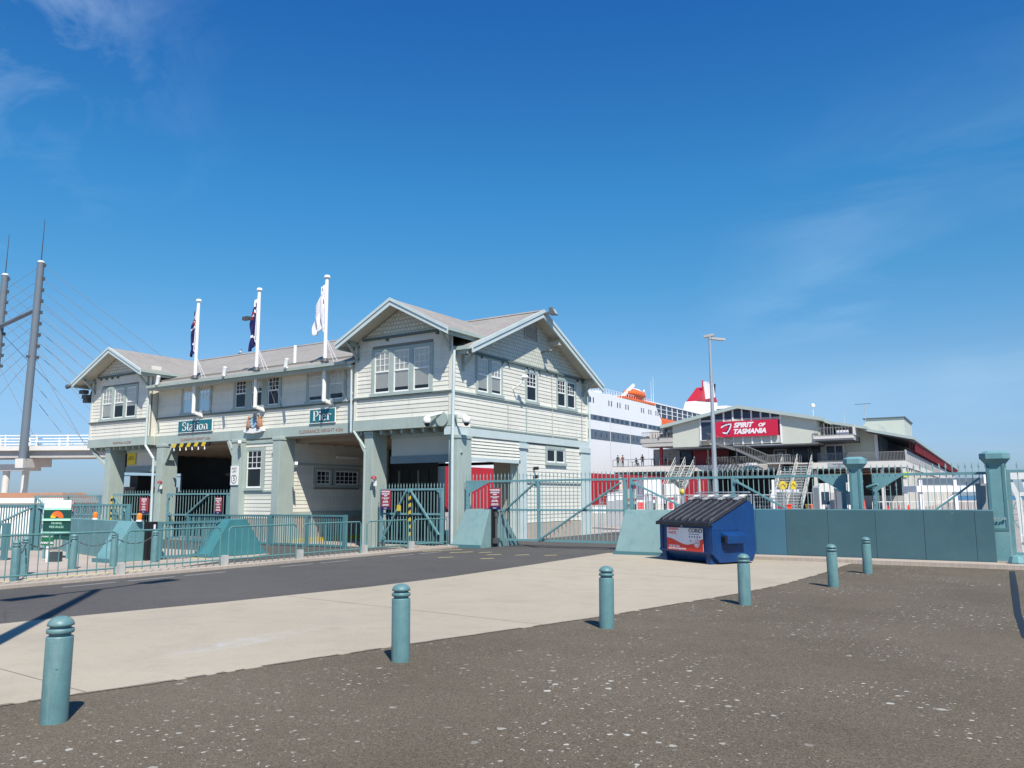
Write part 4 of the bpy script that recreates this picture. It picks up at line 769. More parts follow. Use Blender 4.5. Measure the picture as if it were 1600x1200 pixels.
gate('spiked gate closing the second drive-through bay beside the guard room', -34.7, -30.2, 24.0, -.1, 1.9, 2.12, (.95,), (-34.6, -30.3), ((-33.1,.95,-31.6,1.85),), spacing=.2, gus=((-34.64,1.92,1,.45,.5),))
gate('spiked fence beside the left end of the station building', -46.5, -40.1, 24.0, -.1, 1.85, 2.12, (.9,), (-46.4, -43.2, -40.2), ((-46.2,1.8,-43.4,.3),), spacing=.2, gus=((-40.15,1.86,-1,.4,.5),), name='iron_fence')
# striped posts
def striped_post(x, y, z0, z1, label):
    t = thing('striped_post', label, 'post', (x, y, z0), 'black and yellow striped posts'); n = int((z1-z0)/.13)
    for i in range(n):
        a = z0+i*(z1-z0)/n; b = a+(z1-z0)/n; q = .05
        mb = MB(); mb.hexa([(x-.035,y-.03,a),(x+.035,y-.03,a+q),(x+.035,y+.03,a+q),(x-.035,y+.03,a)], [(x-.035,y-.03,b),(x+.035,y-.03,b+q),(x+.035,y+.03,b+q),(x-.035,y+.03,b)]); mb.build('stripe', 'black' if i % 2 else 'yellow', t)
striped_post(-19.78, 23.86, .25, 1.85, 'black and yellow striped post on the right wing gate'); striped_post(-38.98, 23.86, .6, 1.8, 'black and yellow striped post on the leftmost bay gate')
mb = MB(); mb.box(-20.42,23.88,1.2,-20.25,23.9,1.42); tag(mb.build('padlock_tag', 'yellow'), 'small yellow tag on the right wing gate', 'tag')
def warn_sign(x, y, z0, z1, wd, label, rz=0):
    t = thing('warning_sign', label, 'sign', (x, y, z0), 'dark red restricted area signs', rz, world=False); H = z1-z0; wt_ = wd; wd_ = min(wd, .46)
    mb = MB(); mb.box(-wd/2, -.02, 0, wd/2, 0, H); mb.build('panel', 'redsign', t)
    mb = MB(); mb.box(-wd/2+.003, -.024, .0, wd/2-.003, -.018, H*.15); mb.build('footer', 'navy', t); place('lettering', text_mesh('PORT', .06, 'flagwhite', depth=.002), t, (0, -.026, H*.07))
    place('lettering', text_mesh('WARNING', wd_*.19, 'flagwhite', depth=.002, bold=.003), t, (0, -.023, H*.90)); place('lettering', text_mesh('RESTRICTED\nAREA', wd_*.145, 'flagwhite', depth=.002, bold=.003), t, (0, -.023, H*.74))
    for k, s in enumerate(('NO ENTRY BEYOND\nTHIS POINT', 'AUTHORISED\nPERSONS ONLY', 'CAMERAS IN USE\nPENALTIES APPLY')): place('lettering', text_mesh(s, wd_*.085, 'flagwhite', depth=.002, bold=.002), t, (0, -.023, H*(.56-k*.16)))
warn_sign(-20.95, 23.86, 1.24, 2.0, .48, 'dark red warning sign with white text on the right wing gate'); warn_sign(-36.25, 23.86, 1.0, 1.75, .7, 'dark red warning sign on the leftmost bay gate'); warn_sign(-30.75, 23.86, 1.0, 1.75, .45, 'shaded dark red warning sign on the gate beside the guard room'); warn_sign(-15.9, 23.80, 1.27, 2.02, .46, 'dark red warning sign on top of the black post slot by the road gate'); warn_sign(-42.5, 23.86, .95, 1.6, .4, 'small red warning sign on the fence left of the station building')
# sloping anchor blocks
def block(label, x0, x1, y0, y1, yt0, yt1, zt, z0=-.02, slot=None, xt0=None, mat='blockp'):
    t = thing('anchor_block', label, 'gate block', ((x0+x1)/2, (y0+y1)/2, z0), 'sloping steel gate blocks'); xt = x0+.25 if xt0 is None else xt0
    sl_ = [(x0, x1)] if not slot else [(x0, x1)]
    mb = MB(); mb.hexa([(x0,y0,z0),(x1,y0,z0),(x1,y1,z0),(x0,y1,z0)], [(xt,yt0,zt),(x1,yt0,zt),(x1,yt1,zt),(xt,yt1,zt)]); mb.build('casing', mat, t, bevel=.012)
    mb = MB(); mb.box(x0-.02, y0-.03, z0, x1+.015, y0+.02, z0+.12); mb.build('toe_plate', 'teal', t)
    if slot: mb = MB(); mb.box(x1-.3, slot[0], z0+.02, x1+.012, slot[1], zt+.01); mb.build('slot', 'black', t); mb = MB(); mb.cyl((x1+.05,slot[0]+.24,.1),(x1+.05,slot[0]+.24,zt-.02),.045,n=12); mb.cyl((x1+.05,slot[0]+.26,1.02),(x1+.05,slot[0]+.26,1.2),.085,n=12); mb.box(x1+.014,slot[0]+.08,.12,x1+.1,slot[1]+.02,.3); mb.build('roller', 'tdark', t)
    return t
block('sloping teal steel block at the left end of the road gate', -17.2, -15.95, 22.95, 25.5, 23.5, 24.3, 1.28, slot=(23.62, 24.0), xt0=-16.95)
block('sloping teal steel block left of the blue dumpster', -10.75, -8.9, 22.45, 25.0, 23.0, 23.6, 1.30, xt0=-10.6)
# the teal plate wall
t = thing('plate_wall', 'low wall of flat teal steel panels between dumpster and right gate pillar', 'wall', (-5.4, 23.3, .08))
xs = [-8.85, -8.0, -6.72, -5.90, -4.79, -3.61, -2.47, -1.34, -.93]
for i, (a, b) in enumerate(zip(xs, xs[1:])): mb = MB(); y = 23.22+(.006 if i % 2 else 0); mb.box(a+.003, y, .085, b-.003, y+.05, 1.33-(.006 if i % 3 else 0)); mb.build('panel', 'teal_wb' if i < 3 else 'teal_w', t, bevel=.006)
mb = MB(); mb.box(-8.84, 23.285, .08, -.95, 23.34, 1.31); mb.build('backing', 'teal', t); mb = MB(); mb.box(-8.85, 23.3, 1.31, -.94, 23.42, 1.345); mb.build('coping', 'teal_l', t)
def pillar(x, y, label, w_=.44, top=2.77, z0=0.):
    t = thing('gate_pillar', label, 'pillar', (x, y, z0), 'square teal gate pillars'); h = w_/2
    mb = MB(); mb.box(x-h, y-h, z0+.05, x+h, y+h, top-.30); mb.build('shaft', 'teal_l', t, bevel=.01)
    for s in (-1, 1):
        mb = MB(); mb.box(x-h+.01, y-h-.012, .9, x-h+.07, y-h+.002, top-.34); mb.box(x+h-.07, y-h-.012, .9, x+h-.01, y-h+.002, top-.34); mb.box(x-h+.01, y-h-.012, .84, x+h-.01, y-h+.002, .9); mb.build('panel_bead', 'teal', t) if s > 0 else None
    mb = MB(); q = lambda r_, z: [(x-r_,y-r_,z),(x+r_,y-r_,z),(x+r_,y+r_,z),(x-r_,y+r_,z)]
    def oct_(r_, z): c_ = r_*.55; return [(x-r_,y-c_,z),(x-c_,y-r_,z),(x+c_,y-r_,z),(x+r_,y-c_,z),(x+r_,y+c_,z),(x+c_,y+r_,z),(x-c_,y+r_,z),(x-r_,y+c_,z)]
    rings = [(h+.01, top-.36), (h+.02, top-.32), (h+.11, top-.20), (h+.13, top-.19), (h+.13, top-.06), (h+.02, top)]
    vs = []; 
    for r_, z in rings: vs += oct_(r_, z)
    fs = [tuple(range(7, -1, -1)), tuple(range(len(vs)-8, len(vs)))]
    for k in range(len(rings)-1):
        for i in range(8): fs.append((k*8+i, k*8+(i+1) % 8, (k+1)*8+(i+1) % 8, (k+1)*8+i))
    mb.add(vs, fs); mb.build('cap', 'teal_l', t)
    mb = MB(); mb.box(x-h-.07, y-h-.08, z0-.05, x+h+.05, y+h+.05, z0+.11); mb.build('footing', 'kerb', t)
    return t
pillar(-.82, 23.62, 'tall square teal pillar at the right end of the plate wall', .40, 2.78); pillar(-4.10, 23.72, 'tall square teal pillar behind the middle of the plate wall', .30, 2.74)
t = thing('padlock_chain', 'steel chain wrapped round the right gate pillar', 'chain', (-1.0, 23.35, 1.15))
pts = [(-1.15,23.37,1.26),(-1.05,23.36,1.18),(-.93,23.36,1.14),(-.78,23.36,1.12),(-.66,23.38,1.14)]
for i, (a, b) in enumerate(zip(pts, pts[1:])):
    for k in range(2):
        p = Vector(a).lerp(Vector(b), (k+.0)/2); q_ = Vector(a).lerp(Vector(b), (k+.62)/2); mb = MB(); mb.bar(p, q_, .035, .02 if (i+k) % 2 else .05); mb.build('link', 'iron', t)
mb = MB(); mb.box(-1.33,24.35,.1,-1.02,24.45,2.0); mb.build('corrugated_post', 'hoard'); tag(bpy.data.objects['corrugated_post'], 'grey ribbed sheet standing behind the gate beside the right pillar', 'sheet')
for i, (x, y) in enumerate(((-4.38,23.9),(-3.9,24.1),(-4.3,24.2))):
    mb = MB(); mb.cyl((x,y,1.8+i*.12),(x+.3*(1 if i else -1),y-.1,1.9+i*.1),.04,n=8); o = mb.build('gate_hinge', 'teal_l'); tag(o, ('lowest', 'middle', 'highest')[i] + ' round steel hinge arm beside the middle gate pillar', 'hinge', 'hinge arms by the middle pillar')
# radial anti-climb guard on the quay edge and white fender post
t = thing('spike_guard', 'blue-green fan of radial bars at the far right behind the pillar', 'fan guard', (-.2, 26.5, 1.15)); 
cx, cz, y = .02, 1.17, 26.5
for i in range(22):
    a = 2*math.pi*i/22; mb = MB(); mb.bar((cx+.08*math.cos(a),y,cz+.08*math.sin(a)),(cx+.62*math.cos(a),y,cz+.62*math.sin(a)),.016); mb.build('spoke', 'teal_l', t)
mb = MB()
for i in range(28): a, b = 2*math.pi*i/28, 2*math.pi*(i+1)/28; mb.bar((cx+.62*math.cos(a),y,cz+.62*math.sin(a)),(cx+.62*math.cos(b),y,cz+.62*math.sin(b)),.02); mb.bar((cx+.35*math.cos(a),y,cz+.35*math.sin(a)),(cx+.35*math.cos(b),y,cz+.35*math.sin(b)),.014)
mb.cyl((cx,y-.04,cz),(cx,y+.04,cz),.09,n=12); mb.build('ring', 'teal_l', t); mb = MB(); mb.bar((cx,y+.05,-.01),(cx,y+.05,cz),.05); mb.build('stand', 'teal_l', t)
t = thing('fender_frame', 'white painted steel frame behind the rightmost gate pillar', 'frame', (-.55, 26, 0)); 
mb = MB(); mb.bar((-.62,26,2.2),(-.40,26,1.55),.12); mb.build('upright', 'white', t); MB().bar((-.28,26,2.2),(-.20,26,1.75),.12).build('upright', 'white', t); mb = MB(); mb.box(-.72,25.9,2.12,-.2,26.1,2.35); mb.build('head_beam', 'white', t); mb = MB(); mb.bar((-.42,26,1.6),(-.36,26,0),.13); mb.build('leg', 'white', t); mb = MB(); mb.bar((-.46,26,1.72),(-.05,26,1.74),.1); mb.build('cross_bar', 'white', t); mb = MB(); mb.box(-.45,25.9,.45,-.15,26.1,.62); mb.build('cleat', 'white', t)
for i in range(12):
    x, y = random.uniform(-.45, .35), random.uniform(22.9, 24.0); mb = MB()
    for k in range(26):
        a = random.uniform(0, 6.28); l = random.uniform(.08, .26); b = random.uniform(.02, .16); p = Vector((x+random.uniform(-.08,.08), y+random.uniform(-.08,.08), 0)); q = p+Vector((b*math.cos(a), b*math.sin(a), l)); mb.add([p-Vector((.01,0,0)), p+Vector((.01,0,0)), q+Vector((.004,0,0)), q-Vector((.004,0,0))], [(0,1,2,3)])
    if x < .25: o = mb.build('weed_tuft', 'plant'); o['kind'] = 'stuff'
mb = MB(); mb.rev([(0,.3),(.15,.26),(.2,.12),(.16,0)], 9, (-.52, 23.05)); tag(mb.build('rubble_stone', 'teal_l', smooth=False), 'small painted concrete lump at the foot of the right pillar', 'stone')

# ================================================================ low kerb fence
def barrier_panel(y0, y1, label):
    t = thing('barrier_fence', label, 'fence', (-17.08, y0, .06), 'low teal railing panels on the kerb'); x = -17.08; zt = .99; r_ = .10
    mb = MB(); pts = [(x,y0,.06),(x,y0,zt-r_),(x,y0+.03,zt-.03),(x,y0+r_,zt),(x,y1-r_,zt),(x,y1-.03,zt-.03),(x,y1,zt-r_),(x,y1,.06)]
    for a, b in zip(pts, pts[1:]): mb.cyl(a, b, .020, n=8)
    mb.build('top_rail', 'railt', t); mb = MB(); mb.cyl((x,y0,.20),(x,y1,.20),.018,n=8); mb.build('bottom_rail', 'railt', t)
    n = max(2, round((y1-y0)/.2)); bm_ = MB(); bm_.cyl((0,0,.0),(0,0,zt-.12),.0105,n=6); me = bm_.mesh('bar', 'railt')
    for i in range(1, n): place('bar', me, t, (x, y0+(y1-y0)*i/n, .12))
    for y in (y0-.09,): mb = MB(); mb.box(x-.07, y-.06, -.05, x+.07, y+.06, .30); mb.build('footing', 'tgrey', t)
yy = [(5.4,7.95),(8.15,10.62),(10.86,13.36),(13.6,15.83),(16.07,18.36),(18.62,20.55),(20.82,22.6)]
ll = ['railing panel cut by the left edge of the picture', 'railing panel in front of the teal bollard chain, second from the left', 'railing panel in front of the orange beacons', 'railing panel in front of the sloping block, fourth from the left', 'railing panel in front of the guard room, fifth from the left', 'railing panel in front of the right wing column', 'short railing panel nearest the road gate']
for (a, b), l in zip(yy, ll): barrier_panel(a, b, l)
# ================================================================ bollards
def bollard_mb(h, r_):
    z = h; p = [(r_, 0), (r_, z*.80), (r_*.985, z*.805), (r_*.80, z*.812), (r_*.80, z*.832), (r_, z*.842), (r_*1.02, z*.855), (r_*1.02, z*.868), (r_, z*.878), (r_*.78, z*.886), (r_*.78, z*.902), (r_, z*.912)]
    for i in range(1, 9): a = i/8*math.pi/2; p.append((r_*math.cos(a), z*.912+z*.088*1.0*math.sin(a)*1.0))
    return MB().rev(p, 28)
bme = bollard_mb(.80, .098).mesh('bollard', 'bollard', True)
for x, y, l in ((-6.514,3.631,'nearest teal bollard at the lower left on the brown asphalt'), (-5.762,6.836,'second nearest teal bollard, left of the picture centre'), (-4.88,9.93,'third teal bollard, in front of the concrete apron middle'), (-4.021,13.118,'fourth teal bollard, just in front of the dumpster'), (-3.363,16.506,'fifth teal bollard, in front of the plate wall left part'), (-3.278,19.7,'farthest teal bollard of the row, by the plate wall')):
    o = place('bollard', bme, None, (x, y, -.005), 0); o.rotation_euler = (random.uniform(-.012,.012), random.uniform(-.012,.012), random.uniform(0, 6)); tag(o, l, 'bollard', 'row of teal bollards along the asphalt edge')
inner = [(-20.2,10.1,'bollard behind the railing at the left edge'), (-21.77,11.105,'leftmost chained bollard behind the railing'), (-22.38,12.69,'chained bollard behind the railing, second from the left'), (-22.2,13.76,'chained bollard behind the railing beside the green sign'), (-22.6,15.3,'chained bollard in front of the orange beacons')]
tops = []
for x, y, l in inner:
    o = place('bollard', bme, None, (x, y, -.2), 0, (1, 1, 1.2)); tag(o, l, 'bollard', 'chained teal bollards on the forecourt'); tops.append(Vector((x, y, .62)))
for i, (a, b) in enumerate(zip(tops, tops[1:])):
    t = thing('slack_chain', ('first', 'second', 'third', 'fourth')[i] + ' slack chain from the left between the forecourt bollards', 'chain', a, 'chains between the forecourt bollards'); n = 14
    for k in range(n):
        f = lambda u: a.lerp(b, u)-Vector((0, 0, .9*u*(1-u)))
        mb = MB(); mb.bar(f(k/n), f((k+.8)/n), .03, .016 if k % 2 else .03); mb.build('link', 'tdark', t)
# ================================================================ inner teal walls, slatted gates
t = thing('plate_wall', 'low teal plate wall on the forecourt behind the green sign', 'wall', (-27, 15.5, -.2))
for a, b in ((-30.4,-28.6),(-28.6,-26.8),(-26.8,-25.1),(-25.1,-24.3)):
    ya, yb = 16.8-(a+30.4)*.26, 16.8-(b+30.4)*.26; mb = MB(); mb.hexa([(a+.01,ya,-.2),(b-.01,yb,-.2),(b-.01,yb+.3,-.2),(a+.01,ya+.3,-.2)], [(a+.01,ya,1.0),(b-.01,yb,1.0),(b-.01,yb+.3,1.0),(a+.01,ya+.3,1.0)]); mb.build('panel', 'teal_l', t, bevel=.006)
block('sloping teal steel block behind the bollard chain with an orange beacon', -24.3, -23.5, 14.4, 16.4, 15.1, 15.5, 1.0, z0=-.2, xt0=-24.25, mat='teal_l')
mb = MB(); mb.box(-23.6,15.5,-.2,-23.3,15.9,.98); mb.box(-23.29,15.55,-.1,-23.27,15.62,.9); tag(mb.build('slot_post', 'black'), 'black slotted post beside the left sloping block', 'post')
mb = MB(); mb.box(-23.30,15.7,0,-23.28,15.76,.9); tag(mb.build('warning_tape', 'flagwhite'), 'white strip on the black slotted post', 'strip')
block('sloping teal steel block in front of the guard room', -23.4, -22.6, 17.2, 19.6, 18.0, 18.7, 1.0, z0=-.2, mat='teal_in')
def slat_fence(p0, p1, z0, z1, label, spacing=.12, mat='teal', posts=2, wd=.045, group=None, name='slat_gate', diag=False):
    p0, p1 = Vector(p0), Vector(p1); d = p1-p0; L_ = d.length; t = thing(name, label, 'fence', (p0.x, p0.y, z0), group, math.atan2(d.y, d.x), world=False)
    H = z1-z0; sm = MB(); sm.box(-wd/2, -.008, .05, wd/2, .008, H-.02); me = sm.mesh('slat', mat); n = int(L_/spacing)
    for i in range(n+1): place('slat', me, t, (L_*i/n, 0, 0))
    for z in (.08, H-.04): mb = MB(); mb.box(0, -.04, z-.035, L_, .04, z+.035); mb.build('rail', 'teal' if z > .5 else mat, t)
    for k in range(posts): x = L_*k/(posts-1); mb = MB(); mb.box(x-.07, -.06, 0, x+.07, .06, H); mb.build('post', 'teal', t)
    if diag:
        for k in range(posts-1): x0, x1 = L_*k/(posts-1), L_*(k+1)/(posts-1); mb = MB(); mb.bar((x0,-.07,H-.1),(x1-.1,-.07,H*.3),.10,.05) if k % 2 == 0 else mb.bar((x1,-.07,H-.1),(x0+.1,-.07,H*.3),.10,.05); mb.build('diagonal_brace', 'teal_l', t)
    return t
slat_fence((-23.3,15.9),(-23.0,18.0), -.2, .98, 'slatted teal screen between the two sloping forecourt blocks', .11)
slat_fence((-31.5,22.9),(-26.4,23.0), -.2, 1.02, 'slatted teal gate in front of the guard room', .13, posts=3); slat_fence((-26.3,23.0),(-22.3,23.1), -.2, 1.05, 'slatted teal gate across the passage right of the guard room', .12, posts=3)
slat_fence((-36.5,14.2),(-31.8,16.4), -.2, 1.5, 'tall slatted gate with diagonal braces at the left edge', .11, posts=3, diag=True); slat_fence((-31.6,16.5),(-29.2,18.6), -.2, 1.5, 'tall slatted gate with diagonal brace left of the plate wall', .11, posts=2, diag=True)
slat_fence((-33.0,12.8),(-27.5,13.4), -.2, .95, 'lower slatted teal fence behind the leftmost bollards', .16, posts=4)
for x, y, l in ((-27.2,16.1,'orange beacon on the plate wall left of the red sign'), (-23.45,15.3,'orange beacon on top of the left sloping block')):
    t = thing('beacon', l, 'beacon', (x, y, 1.0), 'orange beacons'); mb = MB(); mb.rev([(.09,0),(.09,.05),(0,.05)], 12, (x, y)); mb.build('base', 'white', t, (0,0,1.0)); mb = MB(); mb.rev([(.075,.05),(.08,.2),(.06,.25),(0,.26)], 14, (x, y)); mb.build('lens', 'amber', t, (0,0,1.0), smooth=True)
# green information sign and its small plate
t = thing('information_sign', 'tall green and white sign board with a red and yellow dial behind the railing', 'sign', (-26.8, 14.6, -.2), rz=R(28), world=False)
mb = MB(); mb.box(-.46,-.03,.60,.46,0,1.86); mb.build('panel', 'dgreen', t); mb = MB(); mb.box(-.46,-.035,1.62,.46,-.03,1.86); mb.build('header', 'flagwhite', t)
mb = MB(); mb.box(-.46,-.036,1.55,.46,-.03,1.62); mb.box(-.48,-.07,1.20,.48,-.03,1.27); mb.box(-.48,-.07,.78,.48,-.03,.85); mb.build('band', 'mint', t)
for a0, a1, c_ in ((0,115,'orange'),(115,150,'amber'),(150,180,'yellow')):
    mb = MB()
    for k in range(8): b0, b1 = R(a0+(a1-a0)*k/8), R(a0+(a1-a0)*(k+1)/8); mb.prism([(.05*math.cos(b0),.05*math.sin(b0)+1.29),(.22*math.cos(b0),.22*math.sin(b0)+1.29),(.22*math.cos(b1),.22*math.sin(b1)+1.29),(.05*math.cos(b1),.05*math.sin(b1)+1.29)], 'y', -.04, -.03)
    mb.build('dial_segment', c_, t)
for k, (s, z) in enumerate((('FISHING', 1.12), ('PIER RULES', 1.0))): place('lettering', text_mesh(s, .1, 'mint', depth=.002), t, (0, -.035, z))
for x in (-.4, .4): mb = MB(); mb.box(x-.03,-.01,0,x+.03,.05,.6); mb.build('leg', 'teal_l', t)
mb = MB(); mb.box(-.36,-.028,.88,.34,-.032,1.16); mb.build('panel_print', 'teal_l', t) if False else None
t = thing('information_sign', 'small green plate reading POINT 002 on a post below the dial sign', 'sign', (-25.6, 13.7, -.2), rz=R(28), world=False)
mb = MB(); mb.box(-.2,-.03,.50,.2,-.01,.88); mb.build('panel', 'green', t); place('lettering', text_mesh('POINT 002', .085, 'flagwhite', depth=.002, bold=.002), t, (0, -.034, .57)); place('lettering', text_mesh('FISHING  BAY', .06, 'flagwhite', depth=.002), t, (0, -.034, .76))
mb = MB(); mb.box(-.03,-.005,0,.03,.035,.9); mb.build('post', 'white', t); mb = MB(); mb.box(.06,0,.0,.36,.22,.30); mb.build('box_base', 'darkp', t)

# ================================================================ the dumpster
A = Vector((-6.93, 20.15, 0)); sdir = Vector((.73, 1.25, 0)).normalized()
T = thing('dumpster', 'blue steel front-load dumpster with black ribbed lid and red and white sticker', 'dumpster', (A.x, A.y, 0), None, math.atan2(sdir.y, sdir.x)-math.pi/2, world=False)
# local axes: +y back along the side face, -x along the front face away from the corner
Wd, D = 2.12, 1.42
prof = [(.0,.25),(.0,1.05),(1.30,1.60),(D,1.52),(D+.02,1.36),(D+.02,.30),(D-.14,.04),(.20,.04)]
prof = [(.0,.26),(.0,1.02),(1.18,1.58),(1.30,1.58),(D,1.42),(D+.03,.32),(D-.1,.05),(.22,.04)]
mb = MB(); mb.prism(prof, 'x', -Wd, 0); body = mb.build('body', 'blue', T, bevel=.012)
mb = MB(); mb.box(-Wd-.015,-.03,.96,.015,.05,1.04); mb.box(-Wd+.02,-.02,.26,-Wd+.14,.0,.96); mb.box(-.16,-.02,.26,-.03,0,.96); mb.box(-Wd,-.025,.26,0,-.002,.33); mb.build('rim', 'blue', T, bevel=.006)
mb = MB(); mb.box(-Wd+.1,.0,.0,-Wd+.26,.3,.27); mb.build('skid', 'blue', T); MB().box(-.26,.0,.0,-.1,.3,.27).build('skid', 'blue', T)
# side pocket
mb = MB(); mb.hexa([(.0,.28,.52),(.19,.34,.52),(.19,.98,.52),(.0,.98,.52)], [(.0,.28,.80),(.19,.34,.72),(.19,.98,.72),(.0,.98,.80)]); mb.build('fork_pocket', 'blue', T, bevel=.008); mb = MB(); mb.box(.015,.275,.55,.165,.335,.70); mb.build('pocket_mouth', 'black', T); mb = MB(); mb.box(-.003,.40,.38,.003,.98,.51); mb.build('side_plate', 'blue', T)  # thin plate below the fork pocket, in the body's blue
mb = MB(); mb.box(.0,.02,.85,.006,.9,.862); mb.box(0,.06,.3,.006,.068,.85); mb.build('weld_seam', 'blue', T)
# lid: two ribbed halves
sl_ = (1.58-1.02)/1.18
def lid(x0, x1):
    mb = MB(); up = .035
    f = lambda y, dz: 1.03+up*0+(y*sl_)+dz
    mb.hexa([(x0,-.09,f(-.09,.0)),(x1,-.09,f(-.09,.0)),(x1,1.2,f(1.2,.0)),(x0,1.2,f(1.2,.0))], [(x0,-.09,f(-.09,.05)),(x1,-.09,f(-.09,.05)),(x1,1.2,f(1.2,.05)),(x0,1.2,f(1.2,.05))])
    mb.box(x0,-.12,.95,x1,-.07,f(-.09,.055)-.003)
    l = mb.build('lid', 'lid', T, bevel=.012)
    n = 4
    for i in range(n):
        c = x0+(x1-x0)*(i+.5)/n; w2 = (x1-x0)/n*.30; mb = MB()
        mb.hexa([(c-w2,-.05,f(-.05,.051)),(c+w2,-.05,f(-.05,.051)),(c+w2,1.12,f(1.12,.051)),(c-w2,1.12,f(1.12,.051))], [(c-w2*.7,.0,f(.0,.10)),(c+w2*.7,.0,f(.0,.10)),(c+w2*.7,1.05,f(1.05,.10)),(c-w2*.7,1.05,f(1.05,.10))]); mb.build('lid_rib', 'lid', l, bevel=.01)
lid(-Wd-.03, -Wd/2-.008); lid(-Wd/2+.008, .03)
mb = MB(); mb.cyl((-Wd,1.30,1.80),(0,1.30,1.80),.022,n=8); mb.cyl((-Wd,1.03,1.68),(0,1.03,1.68),.016,n=8); mb.build('hinge_rod', 'iron', T)
for i in range(4): x = -Wd+.12+i*(Wd-.30)/3; mb = MB(); mb.hexa([(x-.1,1.0,1.60),(x+.08,1.0,1.60),(x+.08,1.28,1.70),(x-.1,1.28,1.70)], [(x-.12,1.0,1.63),(x+.10,1.0,1.63),(x+.10,1.32,1.76),(x-.12,1.32,1.76)]); mb.build('hinge_plate', 'tpale', T)
# sticker
mb = MB(); mb.box(-Wd+.34,-.028,.34,-.32,-.022,.93); st = mb.build('sticker', 'flagwhite', T, (0,0,-.045))
w0, w1 = -Wd+.34, -.32
pts = [(w0, .66)]
for k in range(15): u = k/14; pts.append((w0+(w1-w0)*u, .66-.16*math.sin(u*math.pi*.86)**2*1.0+(.0 if u < .6 else (u-.6)*.10)))
pts = [(w0, .342)] + [(w1, .342)] + pts[::-1]
mb = MB(); mb.prism([(p[0], p[1]) for p in pts[:-1]], 'y', -.032, -.0285); mb.build('print_wave', 'sred', st)
place('lettering', text_mesh('GENERAL\nWASTE', .105, 'sred', align='LEFT', depth=.001, bold=.002), st, (w0+.05, -.030, .84)); place('lettering', text_mesh('CORIO', .135, 'tdark', align='LEFT', depth=.001, bold=.006, sx=1.25), st, (w0+.90, -.030, .865))
place('lettering', text_mesh('WASTE MANAGEMENT', .042, 'tdark', align='LEFT', depth=.001), st, (w0+.90, -.030, .775))
place('lettering', text_mesh('1300 267 4636', .075, 'flagwhite', align='LEFT', depth=.001, bold=.003), st, (w0+.07, -.0335, .45)); place('lettering', text_mesh('BULK WASTE COLLECTIONS', .055, 'flagwhite', align='LEFT', depth=.001, bold=.003), st, (w0+.07, -.0335, .385))
mb = MB(); mb.cyl((w1-.24,-.036,.56),(w1-.24,-.033,.56),.115,n=28); mb.build('badge', 'flagwhite', st); mb = MB(); mb.cyl((w1-.24,-.039,.56),(w1-.24,-.0365,.56),.092,n=24); mb.build('badge_ring', 'sred', st); mb = MB(); mb.cyl((w1-.24,-.042,.56),(w1-.24,-.0395,.56),.078,n=24); mb.build('badge_face', 'flagwhite', st)
place('lettering', text_mesh('NO\nHOT ASH', .035, 'tdark', depth=.001), st, (w1-.24, -.044, .57))
for k in range(5): mb = MB(); x = w0+.94+k*.1; mb.cyl((x,-.030,.71),(x,-.0285,.71),.026,n=10); mb.build('pictogram', 'tdark', st)
for k in range(2): mb = MB(); mb.cyl((w0+.98,-.0325+k*.001,.60-k*.1),(w0+.98,-.0285,.60-k*.1),.035,n=10); mb.build('pictogram', 'tgrey', st)
mb = MB(); mb.box(w0+.6,-.035,.90,w0+.66,-.02,.95); mb.build('latch', 'iron', T)

# ================================================================ street lamp outside the frame (its shadow lies across the road)
t = thing('street_lamp', 'double-armed street lamp just left of the view, seen by its shadow on the road', 'street lamp', (-8.35, 3.2, 0))
bx, by, ht = -8.35, 3.15, 11.6
mb = MB(); mb.cyl((bx,by,0),(bx,by,ht),.13,.09,12); mb.build('pole', 'iron', t)
ad = Vector((.18, -.98, 0)).normalized()
for s in (-1, 1):
    a = Vector((bx, by, ht-.05)); b = a+ad*s*1.15+Vector((0,0,.15)); mb = MB(); mb.cyl(a, b, .05, n=8); mb.build('arm', 'iron', t); mb = MB(); mb.bar(b-ad*.1*s, b+ad*s*.75, .36, .14); mb.build('lamp_head', 'iron', t)

# ================================================================ cable-stayed gangway bridge at the left
U = Vector((-67.1, 33.5, 0)); rt = Vector((.843, .538, 0)); fd = Vector((-.538, .843, 0))
BR = thing('gangway_bridge', 'cable-stayed elevated walkway with two grey masts behind the left end of the building', 'bridge', (U.x, U.y, -.2))
def bp(u, d, z): p = U+rt*u+fd*d; return (p.x, p.y, z)
mb = MB(); mb.hexa([bp(-40,-1.2,4.75),bp(34,-1.2,4.95),bp(34,1.6,4.95),bp(-40,1.6,4.75)], [bp(-40,-1.2,5.3),bp(34,-1.2,5.5),bp(34,1.6,5.5),bp(-40,1.6,5.3)]); mb.build('deck_beam', 'tgrey', BR)
mb = MB(); mb.hexa([bp(-40,-1.5,5.3),bp(34,-1.5,5.5),bp(34,1.8,5.5),bp(-40,1.8,5.3)], [bp(-40,-1.5,5.65),bp(34,-1.5,5.85),bp(34,1.8,5.85),bp(-40,1.8,5.65)]); mb.build('deck', 'tpale', BR)
for d in (-1.45, 1.75):
    mb = MB()
    for z in (6.05, 6.5): mb.bar(bp(-40,d,z-.05), bp(34,d,z+.15), .12, .07)
    mb.build('handrail', 'white', BR)
    for i in range(31): u = -39+i*2.4; mb = MB(); mb.bar(bp(u,d,5.7), bp(u,d,6.62), .10, .10); mb.build('baluster', 'white', BR)
masts = [(1.1, -1.9, 20.2, 23.8), (-4.2, 2.1, 20.3, 23.9)]
